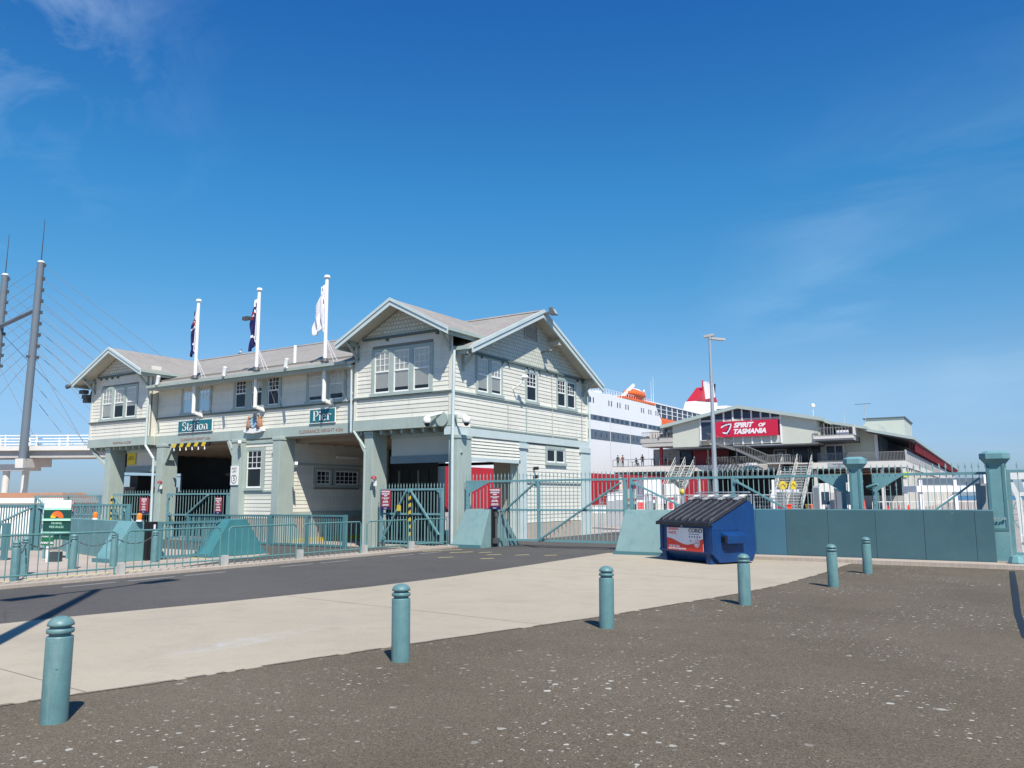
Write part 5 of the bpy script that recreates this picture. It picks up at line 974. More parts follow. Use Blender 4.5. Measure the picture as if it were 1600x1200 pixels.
for k, (u, d, zt, zr_) in enumerate(masts):
    mb = MB(); mb.cyl(bp(u,d,4.3), bp(u+.25,d,zt), .30, .26, 18); m_ = mb.build('mast', 'mast', BR, smooth=False); mb = MB(); mb.cyl(bp(u+.25,d,zt), bp(u+.25,d,zt+.15), .28, .2, 18); mb.build('mast_cap', 'tpale', m_); mb = MB(); mb.cyl(bp(u+.25,d,zt), bp(u+.30,d,zr_), .045, .02, 6); mb.build('lightning_rod', 'dcable', m_)
    mb = MB(); mb.cyl(bp(u,d,12.6), bp(u,d,12.75), .32, n=18); mb.build('flange', 'tdark', m_)
mb = MB(); mb.cyl(bp(-4.1,2.1,15.9), bp(1.25,-1.9,16.4), .17, n=10); mb.build('cross_strut', 'mast', BR)
hs_ = [(20.1,19.0),(19.0,17.6),(18.1,15.4),(17.2,13.9),(16.3,12.4),(15.4,10.0),(14.5,8.2),(13.6,6.9),(12.7,4.2)]
for k, (u, d, zt, zr_) in enumerate(masts):
    for h, L_ in hs_:
        mb = MB(); mb.cyl(bp(u+.3,d,h), bp(u+.3+L_,d*.8,5.8), .021, n=5); mb.build('stay_cable', 'cable', BR); mb = MB(); mb.box(-.09,-.09,-.12,.09,.09,.12); p = bp(u+.55,d,h-.1); o = mb.build('cable_anchor', 'tdark', BR, p)
        mb = MB(); mb.cyl(bp(u-.1,d,h-.4), bp(u-L_*.95-1.5,d*.8,5.8), .014, n=5); mb.build('stay_cable', 'cable', BR)
mb = MB(); mb.bar(bp(1.1,-2.3,4.4), bp(1.1,1.6,4.6), .6, .7); mb.bar(bp(-4.2,-1.2,4.4), bp(-4.2,2.6,4.6), .6, .7); mb.bar(bp(-2.0,0,4.15), bp(1.2,0,4.15), 1.0, .5); mb.build('pier_head', 'tpale', BR)
for u in (-1.2, .3): mb = MB(); mb.cyl(bp(u,.0,4.0), bp(u-.1,.0,-.2), .26, .24, 14); mb.build('pier_leg', 'tpale', BR)
for u in (16, 30, -24): mb = MB(); mb.cyl(bp(u,.0,4.9), bp(u,.0,-.2), .42, .36, 14); mb.build('pier_leg', 'tpale', BR)
mb = MB(); a = Vector(bp(7,0,4.9)); b = Vector(bp(24,0,4.9))
for i in range(12):
    f = lambda q: a.lerp(b, q)-Vector((0,0,3.0*q*(1-q))); mb.cyl(f(i/12), f((i+1)/12), .03, n=5)
mb.build('slung_cable', 'dcable', BR)
# low kiosk roofs beyond the left fence
t = thing('low_shed', 'long low white shed with terracotta roof behind the left fence', 'shed', (-52, 24, -.2))
def lp(x, y, z): return (-.538*(46+y)+.843*(-25.2+x), .843*(46+y)+.538*(-25.2+x), z)
mb = MB(); mb.hexa([lp(-26,0,-.2),lp(0,0,-.2),lp(0,4,-.2),lp(-26,4,-.2)], [lp(-26,0,1.48),lp(0,0,1.48),lp(0,4,1.48),lp(-26,4,1.48)]); mb.build('wall', 'white', t)
mb = MB(); mb.hexa([lp(-26,-.2,1.48),lp(.2,-.2,1.48),lp(.2,4.2,1.48),lp(-26,4.2,1.48)], [lp(-26,-.2,1.76),lp(.2,-.2,1.76),lp(.2,4.2,1.76),lp(-26,4.2,1.76)]); mb.build('fascia', 'white', t)
mb = MB(); mb.hexa([lp(-26,.2,1.77),lp(-.2,.2,1.77),lp(-.2,4,1.77),lp(-26,4,1.77)], [lp(-26,1.0,2.06),lp(-.5,1.0,2.06),lp(-.5,3.2,2.06),lp(-26,3.2,2.06)]); mb.build('roof', 'brownroof', t)
# ================================================================ the ferry
S = thing('ferry', 'huge white and red passenger ferry moored beyond the station building', 'ship', (-72, 160, -3))
X0 = -60
def sp(x, y, z): return (x, y, z)
mb = MB(); prof = [(-84,70),(-84,262),(-80,274),(-64,274),(-60,262),(-60,76),(-62,70)]
mb.prism(prof, 'z', -3.2, 5.45); mb.build('hull', 'red', S)
mb = MB(); mb.prism(prof, 'z', 5.45, 19.0); 
mb = MB(); p1 = [(-84,72),(-84,262),(-80,272),(-64,272),(-60.0,262),(-60.0,76),(-62,72)]; p2 = p1
mb.prism(p1, 'z', 5.46, 16.4); mb.build('upper_hull', 'shipw', S)
mb = MB(); mb.hexa([(-84,74,16.4),(-60,74,16.4),(-60,147.5,16.4),(-84,147.5,16.4)], [(-84,76,19.0),(-60,76,19.0),(-60,145,18.75),(-84,145,18.75)]); mb.build('deckhouse', 'shipw', S)
mb = MB(); mb.box(-83,147.3,16.41,-60.8,235,16.9); mb.build('promenade', 'orange', S)
mb = MB(); mb.hexa([(-82.5,148,16.9),(-61,148,16.9),(-61,236,16.9),(-82.5,236,16.9)], [(-82.5,148,19.5),(-61,142.5,19.5),(-61,236,19.0),(-82.5,236,19.0)]); mb.build('glazed_lounge', 'shipd', S)
for i in range(30): y = 144+i*2.9; mb = MB(); mb.box(-60.98,y,17.0,-60.86,y+.16,19.35); mb.build('mullion', 'shipw', S)
for z in (17.8, 18.6): mb = MB(); mb.box(-60.98,144,z,-60.9,232,z+.09); mb.build('mullion', 'shipw', S)
mb = MB(); mb.box(-82.6,141,19.51,-60.9,237,19.75); mb.build('lounge_roof', 'shipw', S)
mb = MB(); mb.box(-60.01,147.6,15.2,-59.95,164,16.5); mb.build('logo_panel', 'orange', S)
mb = MB(); mb.box(-59.95,152,15.35,-59.93,157,16.2); mb.build('logo_sun', 'amber', S)
# window strips: upper and lower row, broken by joints
ys = [112, 124.9, 133.0, 140.9, 149.5, 158, 170, 185, 200]
for a, b in zip(ys, ys[1:]):
    mb = MB(); mb.box(-60.02,a+.15,14.15,-59.97,b-.15,15.0); wn = mb.build('window_strip', 'shipg', S)
    n = int((b-a)/1.9)
    for i in range(n): mb = MB(); y = a+.6+i*(b-a-.6)/n; mb.box(-59.965,y,14.3,-59.955,y+.9,14.9); mb.build('pane', 'shipd', wn)
    mb = MB(); mb.box(-60.02,a+.15,11.0,-59.97,b-.15,12.6); wn = mb.build('window_strip', 'shipg', S)
    for i in range(n): mb = MB(); y = a+1.0+i*(b-a-.6)/n; mb.box(-59.965,y,11.5,-59.955,y+.35,12.2); mb.build('pane', 'shipd', wn)
    mb = MB(); mb.box(-60.03,b-.04,6.0,-59.98,b+.04,14.1); mb.build('plate_seam', 'tgrey', S)
for i in range(22):
    for y in (104+i*3.4, 105.0+i*3.4):
        if 95 < y < 146 and (i % 4 != 1): mb = MB(); mb.box(-60.01,y,16.95,-59.97,y+.32,17.85); mb.build('window', 'shipd', S)
# rail and vents on the top
for i in range(34): y = 108+i*1.0; mb = MB(); mb.box(-60.2,y,18.7,-60.12,y+.07,19.75); mb.build('rail_post', 'shipw', S)
for z in (19.2, 19.75): mb = MB(); mb.box(-60.2,106,z,-60.12,143,z+.06); mb.build('rail', 'shipw', S)
for i in range(8): y = 112+i*3.6; mb = MB(); mb.box(-62.2,y,18.8,-61.2,y+1.6,19.3+random.random()*.4); mb.build('deck_locker', random.choice(['tgrey','shipw','tpale']), S)
# lifeboat with davit
t = mb = MB(); mb.rev([(0,-1.1),(.7,-1.0),(1.25,-.3),(1.3,.15),(1.0,.7),(.5,1.0),(0,1.1)], 18); lb = mb.build('lifeboat', 'orange', S, (-61,137.5,20.3), smooth=True); lb.scale = (1, 3.4, .9)
mb = MB(); mb.rev([(0,1.18),(.45,1.05),(.9,.6),(1.0,.5)], 14); o = mb.build('lifeboat_canopy', 'flagwhite', lb, (0,.15,.1), smooth=True)
mb = MB(); mb.bar((-61.2,131.5,18.9),(-60.2,135.5,21.8),.35,.5); mb.build('davit', 'shipw', S); mb = MB(); mb.bar((-61.2,143.5,18.9),(-60.6,141.0,21.4),.3,.4); mb.build('davit', 'shipw', S); mb = MB(); mb.box(-62,130.5,18.95,-60.1,145,19.3); mb.build('boat_cradle', 'orange', S)
for y, h in ((146.5, 4.5), (147.6, 5.5)): mb = MB(); mb.cyl((-61.5,y,19.4),(-61.5,y,19.4+h),.05,.02,6); mb.build('aerial', 'shipw', S)
# funnel
mb = MB(); mb.hexa([(-72.4,189,18.9),(-68.6,189,18.9),(-68.6,206,18.9),(-72.4,206,18.9)], [(-72,192.6,25.0),(-69,192.6,25.0),(-69,209,26.2),(-72,209,26.2)]); mb.build('funnel_base', 'shipw', S, bevel=.3)
mb = MB(); mb.hexa([(-72,193.2,25.05),(-69,193.2,25.05),(-69,209,26.25),(-72,209,26.25)], [(-71.8,200.6,29.4),(-69.4,200.6,29.4),(-69.4,206.6,29.6),(-71.8,206.6,29.6)]); mb.build('funnel', 'red', S, bevel=.2)
for i in range(4): y = 199.8+i*1.75; mb = MB(); mb.bar((-68.8,y,26.2+i*.3),(-69.2,y+.2,30.7+i*.05),.75,.4); mb.build('funnel_fin', 'shipw', S)
mb = MB(); mb.bar((-69.3,199.8,30.5),(-69.3,208.2,30.9),.3,.3); mb.build('funnel_rim', 'shipd', S)
for y in (206.6, 207.6): mb = MB(); mb.cyl((-69.4,y,28.4),(-69.3,y+.4,30.8),.22,n=8); mb.build('exhaust_pipe', 'black', S)
mb = MB(); mb.cyl((-69.4,198.6,27.6),(-69.4,198.8,30.9),.18,n=8); mb.build('exhaust_pipe', 'red', S)
mb = MB(); mb.hexa([(-74,206.5,19.0),(-66,206.5,19.0),(-66,240,19.0),(-74,240,19.0)], [(-74,208,24.2),(-67,208,24.2),(-67,222,25.0),(-74,222,25.0)]); mb.build('aft_house', 'shipw', S)
mb = MB(); mb.hexa([(-72,207,24.3),(-66,207,24.3),(-66,225,25.2),(-72,225,25.2)], [(-72,207,25.0),(-66,207,25.0),(-66,225,26.0),(-72,225,26.0)]); mb.build('aft_canopy', 'shipw', S)
mb = MB(); mb.cyl((-66.6,212,22.6),(-66.3,212,22.6),1.5,n=20); mb.build('funnel_logo', 'shipg', S)
# gangway tower seen through the end opening
t = thing('gangway_tower', 'dark steel portal with V-shaped braces on the quay seen through the end opening', 'tower', (-52, 78, -.2))
for x0, y0 in ((-54.5,76.0),(-50.8,81)):
    mb = MB(); mb.bar((x0,y0,-.2),(x0,y0,7.2),.35); mb.build('leg', 'tdark', t)
mb = MB(); mb.bar((-55.5,74.8,6.1),(-49.5,82.6,6.1),.3); mb.bar((-55.5,74.8,8.2),(-49.5,82.6,8.2),.3); mb.build('beam', 'tdark', t)
for a, b in (((-54.2,76.4,8.1),(-53.2,77.7,6.2)), ((-52.2,79,8.1),(-53.2,77.7,6.2)), ((-52.8,78.3,8.1),(-53.2,77.7,6.2))): mb = MB(); mb.bar(a, b, .4); mb.build('brace', 'tdark', t)

# ================================================================ the ferry terminal on the pier
TM = thing('ferry_terminal', 'long cream terminal building with red SPIRIT OF TASMANIA sign over a raised deck', 'building', (-13.4, 111.2, -.01), None, R(2.2), world=False)
def tb(name, mat, *bx_, parent=None, bevel=0):
    mb = MB()
    for b in bx_: mb.box(*b)
    return mb.build(name, mat, parent or TM, bevel=bevel)
# deck: u to the right (0 = right front corner), v into the picture
tb('deck_slab', 'tgrey', (-38.8,.05,5.9,0,150,6.0)); tb('deck_fascia', 'tpale', (-31.0,-.10,5.2,.05,.04,5.98)); tb('deck_fascia', 'tpale', (-38.9,-.10,5.25,-31.02,.04,6.0)); tb('deck_fascia', 'tpale', (.0,.06,5.2,.10,150,5.98)); tb('deck_fascia_end', 'tgrey', (-24.5,-.14,5.2,-13.0,-.11,5.9))
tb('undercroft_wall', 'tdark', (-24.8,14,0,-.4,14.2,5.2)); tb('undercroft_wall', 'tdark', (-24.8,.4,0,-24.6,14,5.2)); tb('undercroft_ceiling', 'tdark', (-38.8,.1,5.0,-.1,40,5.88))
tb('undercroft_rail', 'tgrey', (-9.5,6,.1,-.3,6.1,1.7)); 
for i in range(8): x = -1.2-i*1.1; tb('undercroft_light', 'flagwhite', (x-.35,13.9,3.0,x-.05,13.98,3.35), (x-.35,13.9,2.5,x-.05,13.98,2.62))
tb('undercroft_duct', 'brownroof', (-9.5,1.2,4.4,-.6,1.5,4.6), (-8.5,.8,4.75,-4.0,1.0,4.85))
for i in range(34): x = -24.0+i*.72; tb('undercroft_baffle', 'teal_l' if False else 'tgrey', (x,.3,4.25,x+.12,.42,5.15)) if -24 < x < -11 else None
for x in (-38.2,-34.3,-30.4,-26.5,-10.9,-6.8,-2.9): tb('column', 'tpale', (x,.3,-.0,x+.38,.7,5.2))
tb('column', 'tpale', (-.38,.0,0,.02,.4,5.2))
# people level
tb('rear_wall', 'tdark', (-31.4,5.0,6.0,-10.5,5.2,8.5)); tb('rear_wall', 'tcream', (-10.5,4.0,6.0,-5.2,4.2,8.6)); tb('rear_wall', 'tcream', (-5.4,4.0,6.0,-5.2,14,9.2)); tb('shopfront', 'shipd', (-31.2,4.8,6.05,-28.0,4.98,8.4)); tb('red_panel', 'redsign', (-27.9,3.2,6.02,-25.0,3.4,8.45)); tb('red_panel', 'maroon', (-24.98,3.3,6.02,-22.7,3.5,8.45)); tb('corrugated_wall', 'hoard', (-33.8,3,6.0,-29.8,3.2,8.6))
tb('door', 'shipd', (-29.6,3.0,6.02,-28.0,3.12,8.3)); tb('glass_door', 'shipg', (-16.8,4.85,6.02,-15.2,4.98,8.0)); tb('door_frame', 'flagwhite', (-16.9,4.8,6.02,-16.75,4.9,8.1), (-15.25,4.8,6.02,-15.1,4.9,8.1), (-16.9,4.8,8.0,-15.1,4.9,8.12)); tb('poster', 'flagwhite', (-16.4,4.78,7.0,-15.6,4.83,7.7))
for x in (-21.8, -14.2, -11.9): tb('window', 'shipd', (x,4.86,6.6,x+1.9,4.97,8.2)); tb('window_frame', 'tgrey', (x-.1,4.84,8.2,x+2.0,4.95,8.3), (x-.1,4.84,6.5,x,4.95,8.2), (x+1.9,4.84,6.5,x+2.0,4.95,8.2))
tb('window', 'shipd', (-9.8,3.86,6.4,-7.6,3.97,8.3)); tb('window_frame', 'flagwhite', (-9.9,3.84,6.3,-9.75,3.95,8.4), (-7.7,3.84,6.3,-7.5,3.95,8.4), (-8.7,3.84,6.3,-8.6,3.95,8.4), (-9.9,3.84,8.3,-7.5,3.95,8.45))
# railings on the deck edge
def deck_rail(u0, u1, v, z0, h, step, axis='u', name='deck_rail', mat='railg', x=None):
    mb = MB(); n = int(abs(u1-u0)/step)
    for i in range(n+1):
        u = u0+(u1-u0)*i/n
        if axis == 'u': mb.box(u-.03, v-.03, z0, u+.03, v+.03, z0+h)
        else: mb.box(x-.03, u-.03, z0, x+.03, u+.03, z0+h)
    for z in (z0+h, z0+h*.08): mb.box(u0, v-.035, z-.04, u1, v+.035, z+.04) if axis == 'u' else mb.box(x-.035, u0, z-.04, x+.035, u1, z+.04)
    o = mb.build(name, mat, TM); o['kind'] = 'stuff'; return o
deck_rail(-39, -28.2, 0, 6.0, 1.05, 1.15); deck_rail(-24.9, -12.3, 0, 5.98, 1.05, .22); deck_rail(-10.2, .0, 0, 5.98, 1.15, .16); deck_rail(0, 22, 0, 5.98, 1.1, .16, 'v', x=.0)
tb('side_screen', 'tpale', (.02,.0,6.0,.08,8,7.35)) if False else None
# side parapet panels running back along the pier
for i in range(18): v = .1+i*8.2; tb('parapet_panel', 'tgrey' if i < 9 else 'tpale', (.02,v,6.02,.12,v+8.0,7.35))
# upper gable storey
gz0, gb = 8.55, 8.85
def gtop(u): return 13.72-abs(u+20.0)*.205
def gpoly(name, mat, u0, u1, z0, v0=-.9, v1=-.7, ztop=None):
    us = [u0]+([-20.0] if u0 < -20.0 < u1 else [])+[u1]; pts = [(u0, z0), (u1, z0)]+[(u, (gtop(u)-.1) if ztop is None else ztop) for u in us[::-1]]
    return MB().prism(pts, 'y', v0, v1).build(name, mat, TM)
gpoly('cladding_panel', 'tcream', -29.4, -25.5, gz0); gpoly('cladding_panel', 'tcream', -14.45, -9.95, gz0-.05); gpoly('gable_backing', 'tdark', -25.5, -14.45, gz0, -.7, -.5)
tb('side_cladding', 'tcream', (-10.15,-.7,8.5,-9.95,30,11.5), (-29.4,-.7,8.6,-29.2,30,11.6)); tb('storey_floor', 'tgrey', (-29.4,-.68,8.35,-10,30,8.5)); tb('soffit', 'tdark', (-29.3,-.5,8.2,-10.1,8,8.34))
n = 11; us_ = [-25.5+i*(11.05/ (n-0)) for i in range(n+1)]
us_ = [-25.45, -22.6, -21.35, -20.1, -18.85, -17.6, -16.4, -15.2, -14.4]
us_ = [-25.45, -23.45, -22.15, -20.9, -19.65, -18.4, -17.15, -15.9, -14.6]
for u in us_: gpoly('mullion', 'flagwhite', u, u+.20, gz0+.1, -1.0, -.86)
for a, b in zip(us_, us_[1:]):
    us2 = [a+.2]+([-20.0] if a+.2 < -20.0 < b else [])+[b]
    MB().prism([(a+.2, 12.15), (b, 12.15)]+[(u, gtop(u)-.45) for u in us2[::-1]], 'y', -.86, -.80).build('window', 'shipd', TM)
    if a > -24: tb('spandrel', 'tcream', (a+.2,-.88,gb-.15,b,-.8,9.7)); tb('spandrel', 'tcream', (a+.2,-.88,11.75,b,-.8,12.15))
tb('window', 'shipd', (-25.2,-.86,9.4,-23.5,-.8,11.9)); tb('spandrel', 'tcream', (-25.2,-.88,8.7,-23.5,-.8,9.4), (-25.2,-.88,11.9,-23.5,-.8,12.15))
for s in (-1, 1):   # roof edges
    ue = -31.0 if s < 0 else -9.2; z0_, z1_ = 13.95, 13.95-abs(ue+20)*.205
    mb = MB(); mb.hexa([(min(-20,ue),-1.6,(z1_ if s < 0 else z0_)-.45),(max(-20,ue),-1.6,(z0_ if s < 0 else z1_)-.45),(max(-20,ue),32,(z0_ if s < 0 else z1_)-.45),(min(-20,ue),32,(z1_ if s < 0 else z0_)-.45)], [(min(-20,ue),-1.6,(z1_ if s < 0 else z0_)),(max(-20,ue),-1.6,(z0_ if s < 0 else z1_)),(max(-20,ue),32,(z0_ if s < 0 else z1_)),(min(-20,ue),32,(z1_ if s < 0 else z0_))]); mb.build('roof', 'troof', TM)
mb = MB(); mb.cyl((-31,-1.5,11.5),(-31,-1.5,10.6),.12,n=8); mb.build('downpipe', 'tdark', TM)
# the sign
sg = tb('sign_panel', 'signred', (-23.3,-1.35,9.66,-14.8,-1.1,11.80)) if 'signred' in M else None
M['signred'] = paint('sign_red', (.50, .015, .05), .4, .03)
sg = tb('sign_panel', 'signred', (-23.3,-1.35,9.66,-14.8,-1.1,11.80))
place('lettering', text_mesh('SPIRIT', .88, 'flagwhite', bold=.045, shear=.28, sx=1.05, align='LEFT', depth=.01), sg, (-20.62,-1.37,11.20)); place('lettering', text_mesh('OF', .62, 'flagwhite', bold=.035, shear=.28, sx=1.05, align='LEFT', depth=.01), sg, (-17.35,-1.37,11.12)); place('lettering', text_mesh('TASMANIA', .88, 'flagwhite', bold=.045, shear=.28, sx=1.02, align='LEFT', depth=.01), sg, (-20.75,-1.37,10.33))
mb = MB(); mb.prism([(-22.35,11.5),(-20.9,11.55),(-21.3,10.05),(-22.1,10.1),(-21.55,10.6),(-21.25,11.15)], 'y', -1.372, -1.355); mb.build('emblem', 'navy', sg)
mb = MB(); pts = [(-22.3,11.0),(-21.9,11.25),(-21.4,11.38),(-20.98,11.42),(-21.02,11.1),(-21.25,10.6),(-21.6,10.15)]
for a, b in zip(pts, pts[1:]): mb.bar((a[0],-1.39,a[1]), (b[0],-1.39,b[1]), .17, .02, side=(0,1,0)) 
mb.v = mb.v; 
mb = MB()
for a, b in zip(pts, pts[1:]): d = Vector((b[0]-a[0], b[1]-a[1])).normalized(); nn = Vector((-d.y, d.x))*.085; mb.prism([(a[0]+nn.x-d.x*.05,a[1]+nn.y-d.y*.05),(a[0]-nn.x-d.x*.05,a[1]-nn.y-d.y*.05),(b[0]-nn.x+d.x*.05,b[1]-nn.y+d.y*.05),(b[0]+nn.x+d.x*.05,b[1]+nn.y+d.y*.05)], 'y', -1.40, -1.374)
mb.build('emblem_ribbon', 'flagwhite', sg)
mb = MB(); mb.prism([(-22.2,10.35),(-21.6,10.3),(-21.45,10.05),(-22.05,10.15)], 'y', -1.40, -1.376); mb.build('emblem_foot', 'flagwhite', sg)
# left balcony and canopy
tb('balcony_slab', 'tgrey', (-34.0,-1.0,8.75,-29.42,3,9.25)); tb('balcony_beam', 'tgrey', (-34.2,-1.05,9.3,-29.42,3,9.9)); tb('red_post', 'redsign', (-31.9,.4,6.0,-31.5,.8,8.75)); deck_rail(-34, -29.5, -.9, 9.9, .9, .3)
for i in range(9): tb('rooftop_plant', random.choice(['tgrey','tpale','tdark']), (-33.8+i*.5,.2,9.9,-33.5+i*.5,1.4,10.3+random.random()*1.1))
# right balcony, its cluttered rails and stepped roofs
tb('balcony_slab', 'tgrey', (-10.3,-1.4,8.75,-5.6,14,9.35)); tb('balcony_edge', 'tpale', (-10.3,-1.5,8.95,-5.5,-1.41,9.2)); tb('balcony_soffit', 'tdark', (-10.2,-1.3,8.6,-5.7,12,8.74)); deck_rail(-10.2, -5.7, -1.3, 9.35, 1.0, .35)
for i in range(12): x = -9.9+i*.36; tb('balcony_post', random.choice(['flagwhite','tgrey','tpale']), (x,1.0+random.random(),9.35,x+.12,2.2,11.2-i*.07+random.random()*.3))
tb('canvas_screen', 'flagwhite', (-7.6,-.9,9.4,-6.2,-.8,10.0)); tb('side_parapet', 'tpale', (-5.62,-1.4,9.36,-5.5,13,10.4)); tb('balcony_wall', 'tcream', (-5.5,3.9,5.98,-3.6,4.1,10.6)); tb('stairwell', 'tcream', (-5.2,6,5.98,-3.4,16,11.2))
def sroof(name, u0, z0_, u1, z1_, v0, v1, th=.45, mat='troof'):
    return MB().hexa([(u0,v0,z0_-th),(u1,v0,z1_-th),(u1,v1,z1_-th),(u0,v1,z0_-th)], [(u0,v0,z0_),(u1,v0,z1_),(u1,v1,z1_),(u0,v1,z0_)]).build(name, mat, TM)
sroof('roof', -9.9, 11.9, -8.2, 11.25, .5, 30); sroof('roof', -8.2, 11.25, -4.2, 10.45, 0, 30, .35); sroof('roof', -4.6, 10.3, 1.1, 8.95, 1, 150, .35); sroof('roof_soffit', -4.4, 9.94, 1.0, 8.6, 1.2, 150, .15, 'tdark')
tb('clad_block', 'tcream', (-7.9,30,9,-2.2,44,13.9)); tb('clad_block_roof', 'tdark', (-8.2,29.8,13.9,-2.0,44.2,14.05)); 
tb('rear_long_wall', 'tdark', (-3.6,4,5.98,-3.4,150,9.7)); tb('pale_corner', 'flagwhite', (-3.75,3.6,5.98,-3.35,4.0,9.9))
for i in range(42): v = 6+i*3.4; tb('maroon_post', 'maroon', (.78,v,7.3,1.0,v+.3,8.75)); 
for i in range(42): v = 6+i*3.4; tb('maroon_brace', 'maroon', (.1,v,7.3,.25,v+.3,8.95))
for i in range(44): v = 3.4+i*3.4; tb('side_column', 'tpale', (-.25,v,0,.05,v+.3,5.2))
for i in range(30): v = 5+i*4.8; tb('side_infill', 'hoard' if i % 3 else 'tpale', (-.4,v,0,-.3,v+2.6,3.2+(i % 4)*.4)) if i > 4 else None
tb('corner_sign', 'yellow' if False else 'lime', (-.25,-.14,3.95,.35,-.1,4.55)); tb('notice_box', 'flagwhite', (-.2,-.2,2.3,.3,-.05,2.9), (1.2,4,1.9,1.7,4.1,2.8))
tb('deck_nameboard', 'hoard', (-9.0,-.16,5.35,-6.3,-.12,5.9)); place('lettering', text_mesh('THE TERMINAL', .26, 'tdark', depth=.003), TM, (-7.6,-.17,5.68)); place('lettering', text_mesh('BAR', .2, 'tdark', depth=.003), TM, (-7.6,-.17,5.45))
tb('deck_sign', 'flagwhite', (-19.7,-.5,5.8,-17.9,-.45,6.15)); tb('deck_sign', 'teal_l', (-19.7,-.5,5.3,-17.9,-.45,5.75))
# outside stair under the sign, in side view
def stair(u0, z0_, u1, z1_, v0, v1, nst, mat='railg', along='u', rail=1.0, name='stair'):
    st_ = MB(); n = nst
    if along == 'u':
        st_.hexa([(u0,v0,z0_-.25),(u1,v0,z1_-.25),(u1,v0+.12,z1_-.25),(u0,v0+.12,z0_-.25)], [(u0,v0,z0_+.1),(u1,v0,z1_+.1),(u1,v0+.12,z1_+.1),(u0,v0+.12,z0_+.1)])
        s_ = st_.build(name, mat, TM)
        for i in range(n): mb = MB(); a = i/n; u = u0+(u1-u0)*a; z = z0_+(z1_-z0_)*a; mb.box(u,v0+.12,z-.03,u+(u1-u0)/n*.9,v1,z+.02); mb.build('tread', mat, s_)
        for vv in (v0, v1):
            mb = MB(); mb.bar((u0,vv,z0_+rail),(u1,vv,z1_+rail),.07)
            for i in range(n): a = (i+.5)/n; u = u0+(u1-u0)*a; z = z0_+(z1_-z0_)*a; mb.bar((u,vv,z),(u,vv,z+rail),.035)
            o = mb.build('stair_rail', mat, s_); o['kind'] = 'stuff'
    return s_
stair(-24.2, 9.3, -20.4, 8.0, -2.0, -1.1, 9); stair(-20.3, 8.0, -16.2, 6.05, -2.0, -1.1, 12); tb('stair_landing', 'tgrey', (-25.3,-2.0,9.2,-24.1,-.9,9.35)); tb('stair_landing', 'tgrey', (-16.3,-2.1,5.85,-13.2,-.2,6.0)); deck_rail(-16.2, -13.3, -2.0, 6.0, 1.05, .3)
for x in (-24.2, -20.3, -16.2): tb('stair_leg', 'tdark', (x,-1.9,0,x+.12,-1.78,8.0 if x < -18 else 5.9))
# two stairs running down towards the camera
def front_stair(u0, u1, label_mat='tpale'):
    z1_, run = 6.0, 8.5; s_ = MB().hexa([(u0,-run,-.1),(u1,-run,-.1),(u1,-.1,5.6),(u0,-.1,5.6)], [(u0,-run,.1),(u1,-run,.1),(u1,-.1,5.9),(u0,-.1,5.9)]).build('stair_flight', 'tdark', TM)
    n = 18
    for i in range(n): mb = MB(); v = -run+run*i/n; z = 6.0*i/n; mb.box(u0+.1,v,z+.12,u1-.1,v+run/n*.85,z+.22); mb.build('tread', 'tgrey', s_)
    for u in (u0, (u0+u1)/2, u1):
        if u == (u0+u1)/2 and False: continue
        mb = MB(); mb.hexa([(u-.06,-run,.3),(u+.06,-run,.3),(u+.06,0,6.2),(u-.06,0,6.2)], [(u-.06,-run,1.25),(u+.06,-run,1.25),(u+.06,0,7.25),(u-.06,0,7.25)])
        mb = MB(); mb.bar((u,-run,1.25),(u,0,7.25),.08); mb.bar((u,-run,.75),(u,0,6.75),.04); mb.bar((u,-run,.15),(u,0,6.05),.12,.26)
        for i in range(12): v = -run*(i/11); z = 6*(1-i/11); mb.bar((u,v,z),(u,v,z+1.25),.05)
        o = mb.build('stair_balustrade', 'tgrey', s_)
front_stair(-29.4, -26.6); front_stair(-14.6, -10.9)
tb('small_canopy', 'flagwhite', (-13.9,-11,2.2,-10.9,-9.6,2.45))
# masts on the terminal roof
for u, v, z0_, h, cap in ((-11.9, 8, 11.8, 2.4, 'cowl'), (-7.6, 6, 11.2, 2.8, 'rod'), (-5.2, 8, 10.5, 3.6, 'tv')):
    t = thing('roof_aerial', {'cowl': 'white cowl on a pole on the terminal roof right of the ridge', 'rod': 'thin rod aerial on the terminal roof', 'tv': 'television aerial with a long crossbar on the terminal roof'}[cap], 'aerial', (0, 0, 0), None, 0, world=False)
    t.parent = None; p = Matrix.Rotation(R(2.2), 4, 'Z') @ Vector((u, v, 0)); t.location = (-13.4+p.x, 111.2+p.y, z0_-1)
    mb = MB(); mb.cyl((0,0,0),(0,0,h+1),.04,n=6); mb.build('pole', 'tgrey' if cap != 'cowl' else 'flagwhite', t)
    if cap == 'cowl': mb = MB(); mb.rev([(0,.4),(.3,.25),(.3,-.1),(.1,-.3),(0,-.3)], 10); mb.build('cowl', 'flagwhite', t, (0,0,h+1))
    if cap == 'tv': 
        mb = MB(); mb.bar((-1.2,0,h+1),(.8,0,h+1),.05)
        for k in range(7): mb.bar((-1.1+k*.3,-.4,h+1),(-1.1+k*.3,.4,h+1),.025)
        mb.build('crossbar', 'tdark', t)

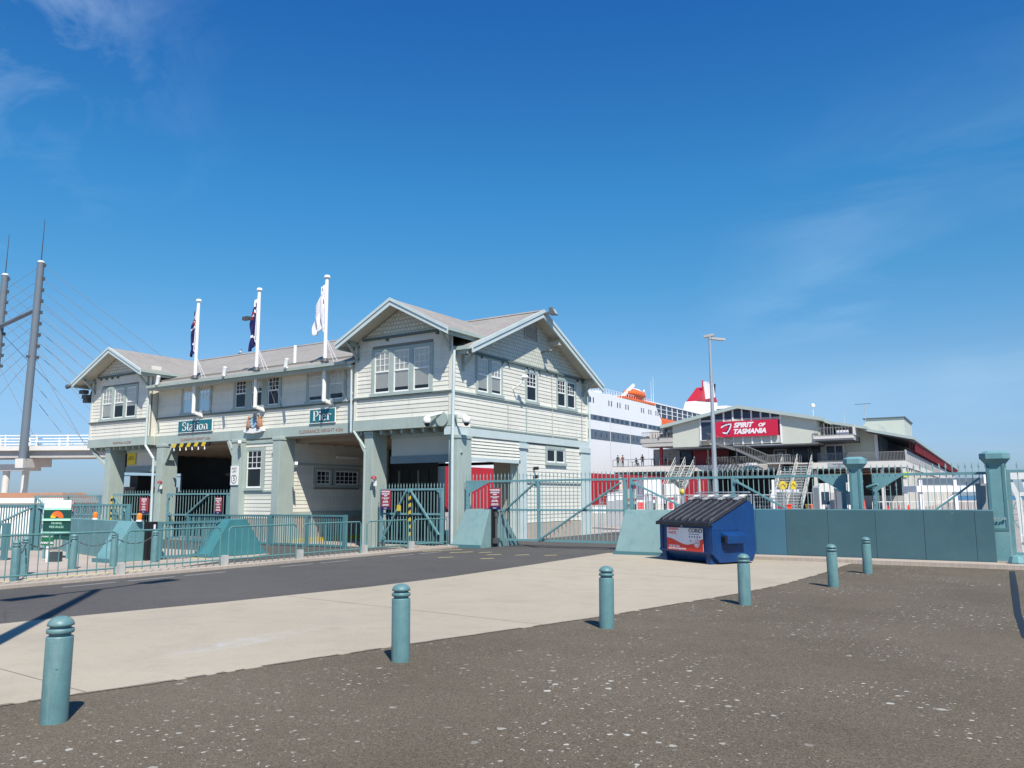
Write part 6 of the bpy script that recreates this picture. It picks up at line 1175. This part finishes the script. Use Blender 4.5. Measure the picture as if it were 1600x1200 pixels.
# ================================================================ tall lamp pole on the pier
t = thing('lamp_pole', 'tall galvanised lamp pole standing on the pier in front of the terminal', 'lamp post', (-18.55, 54.95, -.01))
mb = MB(); mb.cyl((-18.55,54.95,0),(-18.55,54.95,12.75),.19,.085,14); mb.build('pole', 'mastp', t) if 'mastp' in M else mb.build('pole', 'iron', t)
mb = MB(); mb.bar((-18.95,54.9,12.85),(-18.3,55.1,12.95),.34,.16); mb.build('lamp_head', 'tgrey', t); mb = MB(); mb.bar((-18.5,55.0,12.7),(-17.7,55.6,12.62),.30,.14); mb.build('lamp_head', 'tgrey', t); mb = MB(); mb.cyl((-18.55,54.95,12.6),(-18.55,54.95,12.95),.11,n=10); mb.build('collar', 'iron', t)
mb = MB(); mb.box(-18.9,54.6,-.01,-18.2,55.3,.25); mb.build('base_plate', 'kerb', t)

# ================================================================ people
def person(x, y, z, rz, label, top='cloth_d', legs='cloth_d', sit=False, group=None, vest=False, s=1.0):
    me = bpy.data.meshes.new('skeleton'); J = {}
    if not sit:
        V = [(0,0,.93),(.0,0,1.12),(0,0,1.42),(0,-.01,1.52),(0,-.02,1.66),(.10,0,.88),(.12,.02,.48),(.13,.04,.06),(.14,-.10,.03),(-.10,0,.88),(-.11,-.03,.48),(-.12,.02,.06),(-.13,-.12,.03),(.19,0,1.40),(.25,.02,1.12),(.22,-.16,.95),(.20,-.22,.92),(-.19,0,1.40),(-.26,.0,1.12),(-.20,-.20,1.0),(-.18,-.27,.99)]
    else:
        V = [(0,0,.50),(.0,.03,.72),(0,.02,1.0),(0,0,1.10),(0,-.02,1.24),(.10,-.05,.50),(.13,-.42,.50),(.13,-.42,.10),(.14,-.55,.05),(-.10,-.05,.50),(-.12,-.42,.52),(-.12,-.38,.10),(-.13,-.52,.05),(.19,0,.98),(.25,-.06,.74),(.18,-.32,.68),(.14,-.38,.69),(-.19,0,.98),(-.25,-.05,.74),(-.18,-.30,.66),(-.15,-.37,.67)]
    E = [(0,1),(1,2),(2,3),(3,4),(0,5),(5,6),(6,7),(7,8),(0,9),(9,10),(10,11),(11,12),(2,13),(13,14),(14,15),(15,16),(2,17),(17,18),(18,19),(19,20)]
    rad = [.14,.135,.15,.055,.105,.095,.065,.045,.04,.095,.065,.045,.04,.065,.045,.035,.035,.065,.045,.035,.035]
    me.from_pydata([(a*s, b*s, c*s) for a, b, c in V], E, []); o = bpy.data.objects.new('tmp', me); col.objects.link(o)
    sk = o.modifiers.new('skin', 'SKIN'); sd_ = me.skin_vertices[0].data
    for i, r_ in enumerate(rad): sd_[i].radius = (r_*s, r_*s*(.75 if i in (0,1,2) else 1))
    sd_[0].use_root = True; o.modifiers.new('sub', 'SUBSURF').levels = 1
    dg = bpy.context.evaluated_depsgraph_get(); m2 = bpy.data.meshes.new_from_object(o.evaluated_get(dg)); bpy.data.objects.remove(o); m2.name = 'person'
    m2.materials.clear()
    for k in ('skin', top, legs): m2.materials.append(M[k])
    hz, nz_ = (.90, 1.50) if not sit else (.58, 1.07)
    for p in m2.polygons:
        c = p.center/s; p.use_smooth = True
        armend = abs(c.x) > .15 and c.y < -.14 and c.z > (.6 if sit else .85)
        p.material_index = 0 if (c.z > nz_ or armend) else (1 if c.z > hz and not (sit and c.y < -.2) else 2)
    q = place('person', m2, None, (x, y, z), rz); tag(q, label, 'person', group)
    h = MB(); hz_ = (1.66 if not sit else 1.24)*s
    h.rev([(0,.13*s),(.08*s,.11*s),(.115*s,.05*s),(.11*s,-.02*s),(.06*s,-.06*s)], 10); hh = h.build('hair', 'tdark', q, (0,.025*s,hz_+.02*s), smooth=True)
    return q
def tw(u, v): p = Matrix.Rotation(R(2.2), 4, 'Z') @ Vector((u, v, 0)); return -13.4+p.x, 111.2+p.y
dk = 5.99
grp = 'people on the terminal deck'
for u, v, rz, lb, tp, lg, st in ((-39.0+.5, .7, .3, 'leftmost person standing at the corner of the terminal deck', 'cloth_d', 'cloth_d', False), (-37.7, .6, -.3, 'second person from the left leaning on the terminal deck rail', 'cloth_r', 'cloth_d', False), (-35.7, .9, 1.2, 'person in dark clothes seated near the deck rail, third from the left', 'cloth_d', 'cloth_g', True), (-34.7, .8, .2, 'person in rust top on the terminal deck, fourth from the left', 'cloth_r', 'cloth_d', False), (-32.9, .8, -1.0, 'person in grey top in the middle of the deck group, leaning at the rail', 'cloth_g', 'cloth_d', False), (-31.2, .9, 1.3, 'seated person beside the red post on the deck', 'cloth_d', 'cloth_r', True), (-30.5, .7, -.6, 'rightmost person of the deck group near the red post', 'cloth_g', 'cloth_r', False)):
    x, y = tw(u, v); person(x, y, dk, rz, lb, tp, lg, st, grp)
for u, lb in ((-36.3, 'small table beside the third person on the deck'), (-32.0, 'small table beside the seated person by the red post')):
    x, y = tw(u, .9); t = thing('cafe_table', lb, 'table', (x, y, dk), 'tables on the deck'); mb = MB(); mb.cyl((x,y,dk+.72),(x,y,dk+.76),.4,n=14); mb.build('table_top', 'tdark', t); mb = MB(); mb.cyl((x,y,dk),(x,y,dk+.72),.04,n=8); mb.build('leg', 'tdark', t)
for u, v, lb in ((-35.7, .95, 'chair under the third person on the deck'), (-31.2, .95, 'chair under the seated person beside the red post')):
    x, y = tw(u, v); t = thing('deck_chair', lb, 'chair', (x, y, dk), 'chairs on the deck'); mb = MB(); mb.box(x-.22,y-.22,dk+.36,x+.22,y+.22,dk+.40); mb.build('seat', 'tdark', t)
    for a, b in ((-1,-1),(1,-1),(1,1),(-1,1)): mb = MB(); mb.box(x+a*.19-.02,y+b*.19-.02,dk,x+a*.19+.02,y+b*.19+.02,dk+.36); mb.build('leg', 'tdark', t)
person(-30.3, 55, 0, .6, 'person in a yellow hi-vis vest beyond the end opening of the station', 'lime', 'cloth_d')

# ================================================================ things on the pier behind the gates
def at(lat, dep): return (-.538*dep+.843*lat, .843*dep+.538*lat)   # metres right of and in front of the camera -> world
def booth(px, dep, label, sc_=1.0):
    lat = (px-800)/1285*dep; x, y = at(lat, dep); t = thing('check_in_booth', label, 'booth', (x, y, 0), 'white booths with rounded tops', R(32), world=False); w_ = .56*sc_
    mb = MB(); pr = [(-w_,0),(w_,0),(w_,2.1)]+[(w_*math.cos(R(a)), 2.1+.4*math.sin(R(a))) for a in range(15, 180, 15)]+[(-w_,2.1)]; mb.prism(pr, 'y', 0, 1.2); mb.build('shell', 'tpale', t, bevel=.03)
    mb = MB(); mb.box(-w_*.72,-.03,1.15,w_*.15,0,1.95); mb.build('window', 'shipd', t); mb = MB(); mb.box(w_*.3,-.03,.1,w_*.85,0,1.9); mb.build('door', 'tgrey', t); mb = MB(); mb.box(-w_*.65,-.035,.7,w_*.1,-.005,1.15); mb.build('counter_panel', 'paleblue' if False else 'shipw', t); mb = MB(); mb.box(-w_*.3,-.05,.55,-w_*.12,-.036,.95); mb.build('red_mark', 'redsign', t)
booth(1293, 52, 'white rounded booth left of the middle gate pillar'); booth(1326, 50, 'white rounded booth mostly behind the middle gate pillar', .8)
def wheelie(px, dep, mat, label):
    lat = (px-800)/1285*dep; x, y = at(lat, dep); t = thing('wheelie_bin', label, 'bin', (x, y, 0), 'wheeled bins on the pier', R(32), world=False)
    mb = MB(); mb.hexa([(-.24,-.25,.08),(.24,-.25,.08),(.24,.25,.08),(-.24,.25,.08)], [(-.32,-.34,1.0),(.32,-.34,1.0),(.32,.34,1.0),(-.32,.34,1.0)]); mb.build('body', mat, t, bevel=.02); mb = MB(); mb.box(-.35,-.38,1.0,.35,.38,1.08); mb.build('lid', mat, t, bevel=.02)
    for s in (-1, 1): mb = MB(); mb.cyl((s*.26,.26,.1),(s*.32,.26,.1),.1,n=12); mb.build('wheel', 'black', t)
wheelie(1219, 62, 'redsign', 'dark red wheeled bin furthest left of the bins'); wheelie(1228, 62, 'sred', 'bright red wheeled bin, second from the left'); wheelie(1266, 62, 'yellow', 'yellow wheeled bin in the middle of the bins'); wheelie(1271.5, 60, 'orange', 'orange wheeled bin beside the yellow one'); wheelie(1278.5, 61, 'sred', 'bright red wheeled bin beside the booth')
for px, dep, lb in ((1349, 56, 'left'), (1385, 66, 'second'), (1404, 66, 'third'), (1418, 66, 'rightmost')):
    lat = (px-800)/1285*dep; x, y = at(lat, dep); t = thing('traffic_cone', lb + ' orange cone seen through the right gate', 'cone', (x, y, 0), 'orange cones through the right gate', world=False)
    mb = MB(); mb.cyl((0,0,.04),(0,0,.95 if px != 1349 else 1.4),.2,.05,12); mb.build('cone', 'sred', t); mb = MB(); mb.box(-.26,-.26,0,.26,.26,.05); mb.build('base', 'tdark', t)
for px, dep, zz, lb in ((1223, 50, 2.35, 'left yellow round arrow sign above the bins'), (1239, 50, 2.35, 'right yellow round arrow sign above the bins')):
    lat = (px-800)/1285*dep; x, y = at(lat, dep); t = thing('arrow_sign', lb, 'sign', (x, y, 0), 'yellow round arrow signs', R(32), world=False); mb = MB(); mb.cyl((0,0,0),(0,0,zz),.04,n=8); mb.build('post', 'iron', t); mb = MB(); mb.cyl((0,-.05,zz),(0,-.08,zz),.26,n=20); mb.build('disc', 'yellow', t); mb = MB(); mb.bar((-.14,-.09,zz-.08),(0,-.09,zz+.1),.05,.01); mb.bar((.14,-.09,zz-.08),(0,-.09,zz+.1),.05,.01); mb.build('arrow', 'tdark', t)
lat = (1208-800)/1285*46; x, y = at(lat, 46); t = thing('pay_post', 'slim white post with a round head behind the plate wall', 'post', (x, y, 0), None, R(32), world=False); mb = MB(); mb.box(-.07,-.07,0,.07,.07,2.6); mb.build('post', 'flagwhite', t); mb = MB(); mb.cyl((0,-.09,1.75),(0,-.13,1.75),.18,n=16); mb.build('round_head', 'flagwhite', t)
# grey hoarding line and mesh fence panels left of the dumpster top
for i, (px0, px1, dep, mt, h, lb) in enumerate(((948, 960, 48, 'hoard', 1.95, 'first grey hoarding panel from the left behind the road gate'), (960.5, 974, 48, 'hoard', 2.0, 'second grey hoarding panel behind the road gate'), (924, 947, 50, 'tgrey', 1.2, 'low grey counter behind the road gate'), (994, 1007, 47, 'flagwhite', 1.5, 'white board with red header behind the second gate'), (1042, 1052, 47, 'flagwhite', 1.5, 'second white board with red header beside the dumpster lid'), (1009, 1020, 52, 'hoard', 1.9, 'narrow grey cabinet behind the second gate'), (1024, 1036, 56, 'tpale', 1.7, 'pale cabinet behind the second gate left of the dumpster lid'))):
    l0, l1 = (px0-800)/1285*dep, (px1-800)/1285*dep; x, y = at((l0+l1)/2, dep); w_ = l1-l0; t = thing('hoarding_panel' if 'hoarding' in lb else 'cabinet' if 'cabinet' in lb or 'counter' in lb else 'notice_board', lb, 'panel', (x, y, 0), None, R(32), world=False)
    mb = MB(); mb.box(-w_/2,0,.0,w_/2,.3,h); mb.build('body', mt, t, bevel=.01)
    mb = MB(); mb.box(-w_/2+.05,-.012,h-.5,w_/2-.05,-.002,h-.12); mb.build('notice', 'sred' if 'red' in lb else 'flagwhite', t)
def temp_fence(px0, px1, d0, d1, n, label):
    for i in range(n):
        a = px0+(px1-px0)*i/n; b = px0+(px1-px0)*(i+1)/n; da = d0+(d1-d0)*i/n; db = d0+(d1-d0)*(i+1)/n
        A_ = Vector((*at((a-800)/1285*da, da), 0)); B_ = Vector((*at((b-800)/1285*db, db), 0)); L_ = (B_-A_).length
        t = thing('mesh_fence_panel', label % ('nearest the station', 'second from the station', 'third from the station', 'fourth from the station', 'fifth from the station', 'sixth from the station', 'seventh from the station')[i], 'fence panel', A_, 'temporary mesh fence panels', math.atan2((B_-A_).y, (B_-A_).x), world=False)
        mb = MB()
        for z in (.15, 1.75): mb.cyl((.05,0,z),(L_-.05,0,z),.022,n=6)
        for x in (.05, L_-.05): mb.cyl((x,0,0),(x,0,1.8),.022,n=6)
        mb.build('frame', 'iron', t); mb = MB()
        for k in range(int(L_/.12)): x = .1+k*.12; mb.box(x-.005,-.005,.15,x+.005,.005,1.75)
        for k in range(8): z = .3+k*.19; mb.box(.05,-.004,z-.004,L_-.05,.004,z+.004)
        o = mb.build('mesh', 'iron', t); o['kind'] = 'stuff'
temp_fence(935, 1215, 37, 37, 7, 'temporary mesh fence panel behind the gates, %s')
def rail_fence(px0, px1, dep, label, h=1.05, mat='flagwhite', step=.35):
    A_ = Vector((*at((px0-800)/1285*dep, dep), 0)); B_ = Vector((*at((px1-800)/1285*dep, dep), 0)); L_ = (B_-A_).length; t = thing('pier_railing', label, 'railing', A_, None, math.atan2((B_-A_).y, (B_-A_).x), world=False)
    me = MB().box(-.02,-.02,0,.02,.02,h).mesh('baluster', mat)
    for i in range(int(L_/step)+1): place('baluster', me, t, (i*step, 0, 0))
    for z in (h, .15): mb = MB(); mb.box(0,-.03,z-.03,L_,.03,z+.03); mb.build('rail', mat, t)
rail_fence(1362, 1540, 60, 'white and grey railing on the pier seen through the right gate', 1.25, 'tpale', .25); rail_fence(1225, 1282, 55, 'grey railing in front of the wheeled bins', 1.9, 'hoard', .6)
# white loading gear at the far right of the pier
t = thing('loading_ramp', 'white ramp machinery on the pier left of the right gate pillar', 'ramp', (*at(26.0, 48), 0), None, R(32), world=False)
MB().box(-2.2,0,0,-2.0,.2,2.6).build('upright', 'flagwhite', t); MB().box(-.2,0,0,0,.2,2.6).build('upright', 'flagwhite', t); MB().box(1.6,0,0,1.8,.2,2.9).build('upright', 'flagwhite', t); mb = MB(); mb.box(-2.4,-.1,1.9,2.0,1.6,2.25); mb.build('platform', 'flagwhite', t); mb = MB(); mb.box(-2.2,.05,2.3,1.7,.12,2.7); mb.build('housing', 'shipg', t); mb = MB(); mb.bar((-2.1,.1,.1),(-.1,.1,1.8),.12); mb.build('brace', 'flagwhite', t)
t = thing('mast_light', 'small lime-yellow lamp on a dark arm just above the dumpster lid', 'lamp', (*at((1066-800)/1285*33, 33), 0), None, R(32), world=False)
mb = MB(); mb.cyl((0,0,0),(0,0,1.8),.05,n=8); mb.build('post', 'iron', t); mb = MB(); mb.rev([(0,.12),(.09,.08),(.11,0),(.08,-.1),(0,-.12)], 14); mb.build('lens', 'yellow', t, (0,0,1.88), smooth=True); mb = MB(); mb.bar((-.05,0,2.05),(-.45,0,2.45),.14); mb.build('arm', 'tdark', t)
t = thing('white_barrier', 'long white barrier in front of the person in the hi-vis vest', 'barrier', (-29.5, 52, -.01))
mb = MB(); mb.box(-31.5,52,.75,-28.2,52.3,.95); mb.build('rail', 'flagwhite', t)
for x in (-31.2, -29.9, -28.6): MB().box(x,52.02,-.01,x+.16,52.28,.75).build('leg', 'flagwhite', t)
for i, (px0, px1, dep, h, z0_, mt, lb) in enumerate(((1006, 1034, 88, 3.3, 1.0, 'flagwhite', 'white truck trailer under the left end of the terminal deck'), (1038, 1062, 92, 3.0, .9, 'tpale', 'pale truck trailer under the terminal deck beside the left stairs'), (966, 1000, 96, 2.6, .8, 'tgrey', 'grey trailer beside the ferry hull left of the deck'))):
    l0, l1 = (px0-800)/1285*dep, (px1-800)/1285*dep; x, y = at((l0+l1)/2, dep); w_ = l1-l0; t = thing('truck_trailer', lb, 'trailer', (x, y, -.01), 'trailers on the pier', R(32), world=False)
    MB().box(-w_/2,0,z0_,w_/2,6,z0_+h-.8).build('box_body', mt, t, bevel=.03); MB().box(-w_/2+.2,.1,.55,w_/2-.2,5.8,z0_).build('chassis', 'tdark', t)
    for s in (-1, 1):
        for yy_ in (.9, 4.6): MB().cyl((s*(w_/2-.45),yy_,.5),(s*(w_/2-.15),yy_,.5),.5,n=14).build('wheel', 'black', t)
    MB().box(-w_/2+.3,-.03,z0_+.4,w_/2-.3,-.01,z0_+.7).build('stripe', 'redsign', t)
